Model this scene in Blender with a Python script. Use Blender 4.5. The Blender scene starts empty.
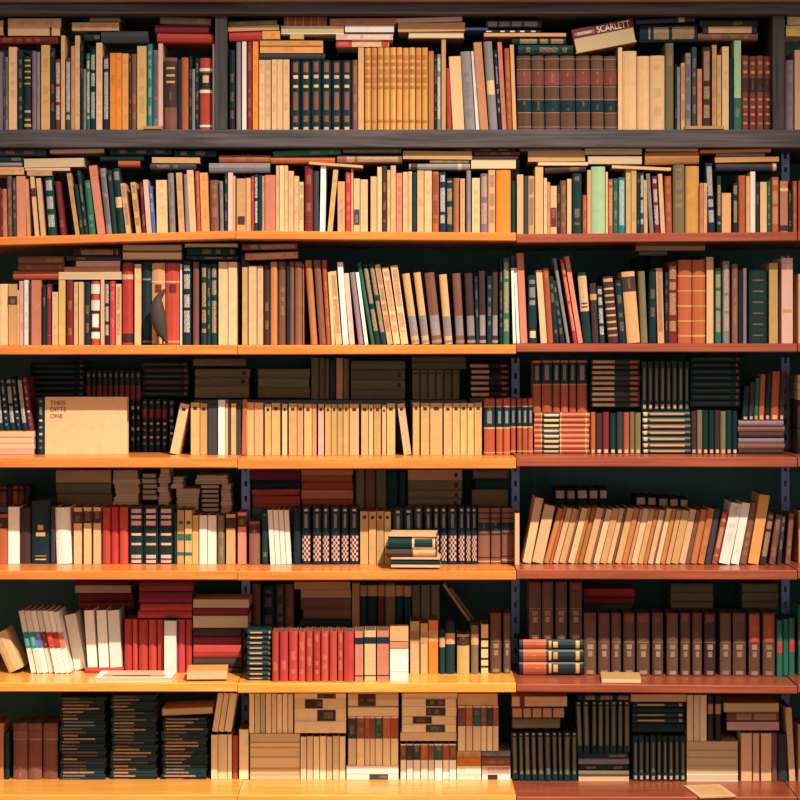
import bpy, math, random
random.seed(11)
scene = bpy.context.scene
col = scene.collection
R = math.radians

# ------------------------------------------------------------------ camera
S = 0.003            # metres per photo pixel in the plane of the shelf edges
DC = 6.0             # camera to shelf edge
ZC = 1.60            # eye height
HY = 340.0           # photo row of the horizon
cam_d = bpy.data.cameras.new('camera')
cam_d.lens = 36.0 * DC / (800 * S)
cam_d.sensor_width = 36.0
cam_d.shift_y = (HY - 400.0) / 800.0
cam_d.clip_start = 0.05
cam = bpy.data.objects.new('camera', cam_d)
col.objects.link(cam)
cam.location = (0, -DC, ZC)
cam.rotation_euler = (R(90), 0, 0)
scene.camera = cam

# ------------------------------------------------------------------ light
LC = (1.0, 0.80, 0.58)
w = bpy.data.worlds.new('room_light'); scene.world = w
w.use_nodes = True
bg = w.node_tree.nodes['Background']
bg.inputs[0].default_value = (1.0, 0.76, 0.57, 1)
bg.inputs[1].default_value = 0.64

from mathutils import Vector, Matrix
lamp_d = bpy.data.lights.new('hall_spotlight', 'SPOT')
lamp_d.energy = 3700; lamp_d.color = (1.0, 0.80, 0.57); lamp_d.spot_size = R(45); lamp_d.spot_blend = 1.0; lamp_d.shadow_soft_size = 0.05
lamp = bpy.data.objects.new('hall_spotlight', lamp_d); col.objects.link(lamp)
lamp.location = (1.8, -4.2, 6.1)
lamp.rotation_euler = (Vector((-0.70, 0.0, -0.70)) - Vector(lamp.location)).to_track_quat('-Z', 'Y').to_euler()

scene.view_settings.view_transform = 'Standard'
scene.view_settings.look = 'None'
scene.view_settings.gamma = 1.0
scene.view_settings.use_curve_mapping = False
scene.view_settings.exposure = 0.0

# ------------------------------------------------------------------ materials
def lin(c):
    c /= 255.0
    return c / 12.92 if c <= 0.04045 else ((c + 0.055) / 1.055) ** 2.4
def alb(rgb):
    return tuple(max(0.004, min(0.86, 0.9 * lin(v) / l)) for v, l in zip(rgb, LC))
PAL = {  # seen colour of each thing in full warm light
 'cr': ((230, 175, 120), 'cream'), 'wh': ((252, 236, 206), 'white'), 'ta': ((214, 152, 96), 'tan'),
 'lb': ((192, 118, 62), 'light brown'), 'br': ((132, 82, 62), 'brown'), 'db': ((66, 44, 40), 'dark brown'),
 'bk': ((12, 42, 46), 'black'), 'nv': ((30, 42, 66), 'navy'), 'bl': ((88, 108, 148), 'blue'),  # black carries the teal tint of the shadows in its colour
 'gy': ((140, 126, 118), 'grey'), 'dg': ((62, 60, 62), 'dark grey'), 'rd': ((192, 62, 50), 'red'),
 'mr': ((124, 38, 42), 'maroon'), 'pk': ((226, 168, 142), 'pink'), 'sa': ((210, 126, 90), 'salmon'),
 'or': ((235, 132, 44), 'orange'), 'ye': ((226, 180, 90), 'yellow'), 'go': ((222, 150, 76), 'golden'),
 'gr': ((42, 100, 74), 'green'), 'dk': ((12, 50, 47), 'dark green'), 'lg': ((168, 190, 132), 'pale green'),
 'te': ((40, 130, 124), 'teal'), 'ol': ((128, 110, 74), 'olive'), 'pu': ((142, 112, 114), 'mauve'),
 'ru': ((182, 86, 52), 'rust'), 'kh': ((204, 156, 92), 'khaki'),
 'ps': ((247, 210, 156), 'cream'), 'hb': ((100, 66, 48), 'dark brown'), 'rb': ((126, 64, 50), 'reddish brown'), 'lt': ((158, 118, 90), 'light tan'), 'gilt': ((214, 160, 84), 'gilt'), 'page': ((244, 204, 148), 'cream'),
}
MATS = {}
def newmat(name):
    m = bpy.data.materials.new(name); m.use_nodes = True
    nt = m.node_tree; b = nt.nodes['Principled BSDF']
    return m, nt, b
def N(nt, t, **kw):
    n = nt.nodes.new(t)
    for k, v in kw.items(): setattr(n, k, v)
    return n
def math_n(nt, op, a, b=None, c=None):
    n = nt.nodes.new('ShaderNodeMath'); n.operation = op
    for i, v in enumerate((a, b, c)):
        if v is None: continue
        if isinstance(v, (int, float)): n.inputs[i].default_value = v
        else: nt.links.new(v, n.inputs[i])
    return n.outputs[0]
def mixc(nt, fac, a, b):
    n = nt.nodes.new('ShaderNodeMix'); n.data_type = 'RGBA'
    if isinstance(fac, (int, float)): n.inputs[0].default_value = fac
    else: nt.links.new(fac, n.inputs[0])
    for i, v in ((6, a), (7, b)):
        if isinstance(v, tuple): n.inputs[i].default_value = (*v[:3], 1)
        else: nt.links.new(v, n.inputs[i])
    return n.outputs[2]

def cover_mat(c, finish='cloth', prt=None):
    """book cover: colour with slight per-book variation, scuffs and (prt) printed lettering on the spine"""
    key = (c, finish, prt)
    if key in MATS: return MATS[key]
    m, nt, b = newmat('%s_%s%s' % (PAL[c][1].replace(' ', '_'), finish, '_printed' if prt else ''))
    base = alb(PAL[c][0])
    oi = N(nt, 'ShaderNodeObjectInfo'); tc = N(nt, 'ShaderNodeTexCoord')
    hsv = N(nt, 'ShaderNodeHueSaturation'); hsv.inputs['Color'].default_value = (*base, 1)
    nt.links.new(math_n(nt, 'MULTIPLY_ADD', oi.outputs['Random'], 0.34, 0.83), hsv.inputs['Value'])
    r2 = math_n(nt, 'FRACT', math_n(nt, 'MULTIPLY', oi.outputs['Random'], 17.3))
    nt.links.new(math_n(nt, 'MULTIPLY_ADD', r2, 0.018, 0.491), hsv.inputs['Hue'])
    nz = N(nt, 'ShaderNodeTexNoise'); nz.inputs['Scale'].default_value = 38; nz.inputs['Detail'].default_value = 6
    vadd = N(nt, 'ShaderNodeVectorMath', operation='ADD')
    cmb = N(nt, 'ShaderNodeCombineXYZ')
    nt.links.new(math_n(nt, 'MULTIPLY', oi.outputs['Random'], 31.0), cmb.inputs[0])
    nt.links.new(math_n(nt, 'MULTIPLY', oi.outputs['Random'], 13.0), cmb.inputs[2])
    nt.links.new(tc.outputs['Object'], vadd.inputs[0]); nt.links.new(cmb.outputs[0], vadd.inputs[1])
    nt.links.new(vadd.outputs[0], nz.inputs['Vector'])
    wear = math_n(nt, 'MULTIPLY', math_n(nt, 'GREATER_THAN', nz.outputs[0], 0.60), 0.10)
    lighter = tuple(min(0.86, v * 1.7 + 0.006) for v in base)
    colr = mixc(nt, wear, hsv.outputs[0], lighter)
    dark = math_n(nt, 'MULTIPLY', math_n(nt, 'LESS_THAN', nz.outputs[0], 0.42), 0.12)
    colr = mixc(nt, dark, colr, tuple(v * 0.55 for v in base))
    if prt:
        pc, style = prt
        sep = N(nt, 'ShaderNodeSeparateXYZ'); nt.links.new(tc.outputs['Generated'], sep.inputs[0])
        gx, gy, gz = sep.outputs
        mk = math_n(nt, 'LESS_THAN', gy, 0.07)
        mk = math_n(nt, 'MULTIPLY', mk, math_n(nt, 'LESS_THAN', math_n(nt, 'ABSOLUTE', math_n(nt, 'SUBTRACT', gx, 0.5)), 0.27 if style != 'b' else 0.36))
        mp = N(nt, 'ShaderNodeMapping'); mp.inputs['Scale'].default_value = (330, 0.0, 520)
        nt.links.new(vadd.outputs[0], mp.inputs[0])
        n2 = N(nt, 'ShaderNodeTexNoise'); n2.inputs['Scale'].default_value = 1.0; n2.inputs['Detail'].default_value = 1
        nt.links.new(mp.outputs[0], n2.inputs['Vector'])
        mk = math_n(nt, 'MULTIPLY', mk, math_n(nt, 'GREATER_THAN', n2.outputs[0], 0.50 if style == 't' else 0.44))
        # words: broken into blocks along the spine
        mp2 = N(nt, 'ShaderNodeMapping'); mp2.inputs['Scale'].default_value = (0, 0, 36)
        nt.links.new(vadd.outputs[0], mp2.inputs[0])
        n3 = N(nt, 'ShaderNodeTexNoise'); n3.inputs['Scale'].default_value = 1.0; n3.inputs['Detail'].default_value = 0
        nt.links.new(mp2.outputs[0], n3.inputs['Vector'])
        mk = math_n(nt, 'MULTIPLY', mk, math_n(nt, 'GREATER_THAN', n3.outputs[0], 0.50 if style == 't' else 0.40))
        if style == 'm':   # title line that stops at its own length
            end = math_n(nt, 'MULTIPLY_ADD', r2, 0.55, 0.35)
            mk = math_n(nt, 'MULTIPLY', math_n(nt, 'LESS_THAN', gy, 0.07), math_n(nt, 'LESS_THAN', math_n(nt, 'ABSOLUTE', math_n(nt, 'SUBTRACT', gx, 0.5)), 0.24))
            mk = math_n(nt, 'MULTIPLY', mk, math_n(nt, 'GREATER_THAN', n2.outputs[0], 0.40))
            mk = math_n(nt, 'MULTIPLY', mk, math_n(nt, 'MULTIPLY', math_n(nt, 'GREATER_THAN', gz, 0.06), math_n(nt, 'LESS_THAN', gz, end)))
        else:
            mk = math_n(nt, 'MULTIPLY', mk, math_n(nt, 'LESS_THAN', math_n(nt, 'ABSOLUTE', math_n(nt, 'SUBTRACT', gz, 0.55)), 0.40))
        colr = mixc(nt, math_n(nt, 'MULTIPLY', mk, {'t': 0.40, 'b': 0.58, 'm': 0.85}[style]), colr, alb(PAL[pc][0]))
    nt.links.new(colr, b.inputs['Base Color'])
    b.inputs['Roughness'].default_value = {'cloth': 0.72, 'leather': 0.42, 'paper': 0.58, 'label': 0.55}[finish]
    b.inputs['Specular IOR Level'].default_value = 0.28
    bp = N(nt, 'ShaderNodeBump'); bp.inputs['Strength'].default_value = 0.12; bp.inputs['Distance'].default_value = 0.001
    n4 = N(nt, 'ShaderNodeTexNoise'); n4.inputs['Scale'].default_value = 420
    nt.links.new(tc.outputs['Object'], n4.inputs['Vector']); nt.links.new(n4.outputs[0], bp.inputs['Height'])
    nt.links.new(bp.outputs[0], b.inputs['Normal'])
    MATS[key] = m
    return m

def chequer_mat():
    if 'chequer' in MATS: return MATS['chequer']
    m, nt, b = newmat('chequered_spine_print')
    tc = N(nt, 'ShaderNodeTexCoord'); mp = N(nt, 'ShaderNodeMapping'); mp.inputs['Scale'].default_value = (4, 0, 9); mp.inputs['Location'].default_value = (0.01, 0.3, 0.01)
    nt.links.new(tc.outputs['Generated'], mp.inputs[0])
    ck = N(nt, 'ShaderNodeTexChecker'); ck.inputs['Scale'].default_value = 1.0
    ck.inputs['Color1'].default_value = (*alb(PAL['pk'][0]), 1); ck.inputs['Color2'].default_value = (*alb(PAL['db'][0]), 1)
    nt.links.new(mp.outputs[0], ck.inputs['Vector']); nt.links.new(ck.outputs[0], b.inputs['Base Color'])
    b.inputs['Roughness'].default_value = 0.5
    MATS['chequer'] = m
    return m
def page_mat(aged_shaded=False):
    key = 'page_aged_shaded' if aged_shaded else 'page'
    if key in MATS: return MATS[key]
    m, nt, b = newmat('dusty_shaded_page_edges' if aged_shaded else 'page_edges')
    tc = N(nt, 'ShaderNodeTexCoord'); oi = N(nt, 'ShaderNodeObjectInfo')
    mp = N(nt, 'ShaderNodeMapping'); mp.inputs['Scale'].default_value = (900, 2, 2)   # leaves are stacked along local x
    nt.links.new(tc.outputs['Object'], mp.inputs[0])
    nz = N(nt, 'ShaderNodeTexNoise'); nz.inputs['Scale'].default_value = 1; nz.inputs['Detail'].default_value = 2
    nt.links.new(mp.outputs[0], nz.inputs['Vector'])
    base = alb((104, 80, 58) if aged_shaded else PAL['page'][0])  # darker copy: shade and dust of the book tops put into the colour
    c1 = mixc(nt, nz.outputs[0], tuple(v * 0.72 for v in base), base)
    hsv = N(nt, 'ShaderNodeHueSaturation'); nt.links.new(c1, hsv.inputs['Color'])
    nt.links.new(math_n(nt, 'MULTIPLY_ADD', oi.outputs['Random'], 0.3, 0.78), hsv.inputs['Value'])
    nt.links.new(hsv.outputs[0], b.inputs['Base Color']); b.inputs['Roughness'].default_value = 0.85
    MATS[key] = m
    return m

def wood_mat(name, c1, c2, rough, scale=(1.2, 14, 30), coat=0.0):
    m, nt, b = newmat(name)
    tc = N(nt, 'ShaderNodeTexCoord'); mp = N(nt, 'ShaderNodeMapping'); mp.inputs['Scale'].default_value = scale
    nt.links.new(tc.outputs['Object'], mp.inputs[0])
    nz = N(nt, 'ShaderNodeTexNoise'); nz.inputs['Scale'].default_value = 3.0; nz.inputs['Detail'].default_value = 8; nz.inputs['Distortion'].default_value = 0.6
    nt.links.new(mp.outputs[0], nz.inputs['Vector'])
    cr = N(nt, 'ShaderNodeValToRGB'); cr.color_ramp.elements[0].position = 0.33; cr.color_ramp.elements[1].position = 0.68
    cr.color_ramp.elements[0].color = (*c1, 1); cr.color_ramp.elements[1].color = (*c2, 1)
    nt.links.new(nz.outputs[0], cr.inputs[0]); nt.links.new(cr.outputs[0], b.inputs['Base Color'])
    b.inputs['Roughness'].default_value = rough
    b.inputs['Coat Weight'].default_value = coat; b.inputs['Coat Roughness'].default_value = 0.2
    bp = N(nt, 'ShaderNodeBump'); bp.inputs['Strength'].default_value = 0.15; bp.inputs['Distance'].default_value = 0.002
    nt.links.new(nz.outputs[0], bp.inputs['Height']); nt.links.new(bp.outputs[0], b.inputs['Normal'])
    return m
M_ORANGE = wood_mat('varnished_pine', alb((218, 114, 40)), alb((244, 143, 58)), 0.32, coat=0.25)
M_PINE_LIT = wood_mat('varnished_pine_lit', alb((240, 146, 50)), alb((255, 180, 78)), 0.30, coat=0.3)  # same pine coloured lighter, for the stronger light on the lowest shelves
M_RED = wood_mat('red_stained_wood', alb((140, 60, 36)), alb((174, 80, 47)), 0.36, coat=0.25)
M_GREY = wood_mat('weathered_grey_wood', alb((52, 49, 50)), alb((98, 82, 77)), 0.75)
M_POST = wood_mat('dark_grey_upright_wood', alb((40, 40, 42)), alb((76, 66, 62)), 0.75, scale=(30, 14, 1.2))
M_TRIM = wood_mat('brown_trim_wood', alb((150, 100, 62)), alb((186, 130, 86)), 0.6)
M_BACK = wood_mat('back_boards_teal_shade', (0.050, 0.170, 0.205), (0.066, 0.205, 0.240), 0.8, scale=(14, 14, 1.2))  # teal tint of the deep shade put into the boards' colour
M_FLOOR = wood_mat('brown_floor_boards', (0.10, 0.05, 0.025), (0.18, 0.10, 0.05), 0.5)
def metal():
    m, nt, b = newmat('blue_grey_painted_steel')
    tc = N(nt, 'ShaderNodeTexCoord'); nz = N(nt, 'ShaderNodeTexNoise'); nz.inputs['Scale'].default_value = 40
    nt.links.new(tc.outputs['Object'], nz.inputs['Vector'])
    nt.links.new(mixc(nt, nz.outputs[0], alb((128, 144, 190)), alb((160, 168, 204))), b.inputs['Base Color'])
    b.inputs['Metallic'].default_value = 0.2; b.inputs['Roughness'].default_value = 0.5
    return m
M_METAL = metal()
def plain(name, rgb, rough=0.7):
    m, nt, b = newmat(name)
    tc = N(nt, 'ShaderNodeTexCoord'); nz = N(nt, 'ShaderNodeTexNoise'); nz.inputs['Scale'].default_value = 25; nz.inputs['Detail'].default_value = 5
    nt.links.new(tc.outputs['Object'], nz.inputs['Vector'])
    a = alb(rgb)
    nt.links.new(mixc(nt, nz.outputs[0], tuple(v * 0.8 for v in a), tuple(min(.86, v * 1.12) for v in a)), b.inputs['Base Color'])
    b.inputs['Roughness'].default_value = rough
    return m
M_WALL = plain('dim_plaster', (90, 84, 76), 0.9)

# ------------------------------------------------------------------ mesh helpers
def mesh_obj(name, verts, faces, mat, parent=None, loc=(0, 0, 0)):
    me = bpy.data.meshes.new(name); me.from_pydata(verts, [], faces); me.update()
    me.materials.append(mat)
    o = bpy.data.objects.new(name, me); col.objects.link(o); o.location = loc
    if parent: o.parent = parent
    return o
def box_vf(x0, x1, y0, y1, z0, z1):
    v = [(x0, y0, z0), (x1, y0, z0), (x1, y1, z0), (x0, y1, z0), (x0, y0, z1), (x1, y0, z1), (x1, y1, z1), (x0, y1, z1)]
    f = [(0, 3, 2, 1), (4, 5, 6, 7), (0, 1, 5, 4), (1, 2, 6, 5), (2, 3, 7, 6), (3, 0, 4, 7)]
    return v, f
def bevel_box(name, x0, x1, y0, y1, z0, z1, mat, parent=None, c=0.003, loc=(0, 0, 0), zr=None):
    """box with chamfered long front edges; zr = (dz at x0, dz at x1) lets a board slope"""
    prof = [(y0 + c, z0), (y0, z0 + c), (y0, z1 - c), (y0 + c, z1), (y1, z1), (y1, z0)]
    v, f = [], []
    n = len(prof)
    dz = zr or (0, 0)
    for xi, x in enumerate((x0, x1)):
        for (y, z) in prof: v.append((x, y, z + dz[xi]))
    f.append(tuple(range(n))); f.append(tuple(range(2 * n - 1, n - 1, -1)))
    for i in range(n):
        j = (i + 1) % n
        f.append((i, n + i, n + j, j))
    return mesh_obj(name, v, f, mat, parent, loc)
def prism_vf(prof, z0, z1):
    n = len(prof)
    v = [(x, y, z0) for x, y in prof] + [(x, y, z1) for x, y in prof]
    f = [tuple(range(n - 1, -1, -1)), tuple(range(n, 2 * n))]
    for i in range(n):
        j = (i + 1) % n
        f.append((i, j, n + j, n + i))
    return v, f
def ngon_cover_vf(outer, inner, z0, z1):
    """U-shaped shell: outer and inner polylines with equal counts, extruded along z"""
    n = len(outer)
    v = []
    for z in (z0, z1):
        v += [(x, y, z) for x, y in outer]; v += [(x, y, z) for x, y in inner]
    f = []
    O0, I0, O1, I1 = 0, n, 2 * n, 3 * n
    for i in range(n - 1):
        f.append((O0 + i, O0 + i + 1, O1 + i + 1, O1 + i))
        f.append((I0 + i + 1, I0 + i, I1 + i, I1 + i + 1))
        f.append((O1 + i, O1 + i + 1, I1 + i + 1, I1 + i))
        f.append((O0 + i + 1, O0 + i, I0 + i, I0 + i + 1))
    f.append((O0, O1, I1, I0)); f.append((O0 + n - 1, I0 + n - 1, I1 + n - 1, O1 + n - 1))
    return v, f

def k_at(d): return (DC + d) / DC
def wx(px, d=0.0): return (px - 400.0) * S * k_at(d)
def wz(py, d=0.0): return ZC + (HY - py) * S * k_at(d)

# ------------------------------------------------------------------ the setting
def struct(o): o['kind'] = 'structure'; return o
v, f = box_vf(-4, 4, -6, 1.2, -0.05, 0); struct(mesh_obj('floor', v, f, M_FLOOR))
v, f = box_vf(-4, 4, 0.69, 0.80, 0, 6.5); struct(mesh_obj('wall_back', v, f, M_WALL))

# ------------------------------------------------------------------ bookcase
case = bpy.data.objects.new('bookcase', None); col.objects.link(case)
case['label'] = 'wall-wide wooden bookcase with seven long shelves crammed with books'
case['category'] = 'bookcase'
XL, XR = -1.46, 1.46
def part(o, label=None):
    if label: o['label'] = label
    return o
v, f = box_vf(XL, XR, 0.56, 0.58, 0.0, 2.70); mesh_obj('back_panel', v, f, M_BACK, case)
SD = 0.555
# edge-top pixel row of each shelf board by bay: (x0, x1, y at x0, y at x1, thickness px)
SHELF = {
 1: [(-90, 890, 129.5, 129.5, 18, M_GREY)],
 2: [(-90, 235.6, 239.5, 230.6, 8.5, M_ORANGE), (236.2, 516, 230.8, 232.6, 8.5, M_ORANGE), (516.8, 797, 234, 232, 9, M_RED), (798, 890, 232, 232, 9, M_RED)],
 3: [(-90, 237.4, 345.2, 345.2, 9.5, M_ORANGE), (238, 516, 345.2, 344.6, 9.5, M_ORANGE), (516.8, 797, 343.6, 343.6, 8.5, M_RED), (798, 890, 343.6, 343.6, 8.5, M_RED)],
 4: [(-90, 237.4, 457.6, 458, 10, M_ORANGE), (238, 516, 458.6, 458.2, 10.5, M_ORANGE), (516.8, 797, 456.6, 457.4, 10, M_RED), (798, 890, 457, 457, 10, M_RED)],
 5: [(-90, 237.4, 570.6, 571, 9, M_ORANGE), (238, 516, 571.4, 571, 9, M_ORANGE), (516.8, 797, 569.6, 570.4, 9.5, M_RED), (798, 890, 570, 570, 9, M_RED)],
 6: [(-90, 237.4, 682.6, 683, 9, M_PINE_LIT), (238, 516, 683.6, 683, 9.5, M_PINE_LIT), (516.8, 797, 684, 686, 8, M_RED), (798, 890, 685, 685, 8, M_RED)],
 7: [(-90, 237.4, 795, 795, 14, M_PINE_LIT), (238, 516, 795.4, 795.4, 14, M_PINE_LIT), (516.8, 797, 797, 797, 14, M_RED), (798, 890, 797, 797, 14, M_RED)],
}
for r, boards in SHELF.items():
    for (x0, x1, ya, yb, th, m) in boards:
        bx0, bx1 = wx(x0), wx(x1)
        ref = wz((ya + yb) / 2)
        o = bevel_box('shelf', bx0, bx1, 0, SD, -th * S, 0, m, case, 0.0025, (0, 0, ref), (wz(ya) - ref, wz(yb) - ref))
def shelf_z(row, px):
    for (x0, x1, ya, yb, th, m) in SHELF[row]:
        if px <= x1 + 0.6: return wz(ya + (yb - ya) * (px - x0) / (x1 - x0))
    return wz(SHELF[row][-1][3])
# top rail and trim
bevel_box('top_rail', XL, XR, -0.012, SD, wz(14.5), wz(3.5), M_GREY, case, 0.003)
bevel_box('top_trim', XL, XR, -0.05, 0.10, wz(3.3), wz(-6), M_TRIM, case, 0.003)
v, f = box_vf(XL, XR, 0.1, 0.555, wz(3.3), wz(-2)); mesh_obj('top_panel', v, f, M_GREY, case)
# wooden uprights beside the top shelf
for a, b in ((215, 226.5), (773.5, 785)):
    bevel_box('upright', wx(a), wx(b), 0.006, SD, wz(129.4), wz(14.6), M_POST, case, 0.002)
for xx in (XL, XR - 0.03):
    bevel_box('side_panel', xx, xx + 0.03, 0.0, SD, 0.0, wz(129.5 + 18.2), M_POST, case, 0.002, loc=(-0.031 if xx < 0 else 0.031, 0, 0))
bevel_box('plinth', XL, XR, 0.03, 0.06, 0.0, wz(809.5), M_POST, case, 0.002)
# perforated steel posts behind the front rows
PDR = {2: 0.20, 3: 0.27, 4: 0.345, 5: 0.355, 6: 0.345, 7: 0.40}
for a, b in ((241.5, 250), (511.5, 519.5), (781.5, 789.5)):
    for r in range(2, 8):
        if r == 4 and a < 300: continue
        PD = PDR[r]; x0, x1 = wx(a, PD), wx(b, PD)
        top = min(wz(bd[2]) - bd[4] * S for bd in SHELF[r - 1]) - 0.012 if r > 2 else wz(147.6)
        bot = max(wz(bd[2]) for bd in SHELF[r]) + 0.002
        vs, fs = [], []
        nh = 6; cx = (x0 + x1) / 2; hw = 0.0042
        # front plate with square slots
        zs = [bot]
        st = (top - bot) / nh
        def quadbox(X0, X1, Z0, Z1, Y0=None, Y1=None):
            Y0 = PD if Y0 is None else Y0; Y1 = PD + 0.003 if Y1 is None else Y1
            a_, b_ = box_vf(X0, X1, Y0, Y1, Z0, Z1); n0 = len(vs)
            vs.extend(a_); fs.extend([tuple(i + n0 for i in q) for q in b_])
        quadbox(x0, cx - hw, bot, top); quadbox(cx + hw, x1, bot, top)
        for i in range(nh):
            quadbox(cx - hw, cx + hw, bot + i * st, bot + i * st + st * 0.62)
        quadbox(x0, x0 + 0.003, bot, top, PD + 0.003, PD + 0.016); quadbox(x1 - 0.003, x1, bot, top, PD + 0.003, PD + 0.016)
        mesh_obj('steel_post', vs, fs, M_METAL, case)
def ceil_z(row, xa, xb):
    if row == 1: return wz(14.5)
    return min(shelf_z(row - 1, x) for x in (xa, (xa + xb) / 2, xb)) - max(bd[4] for bd in SHELF[row - 1]) * S

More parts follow.
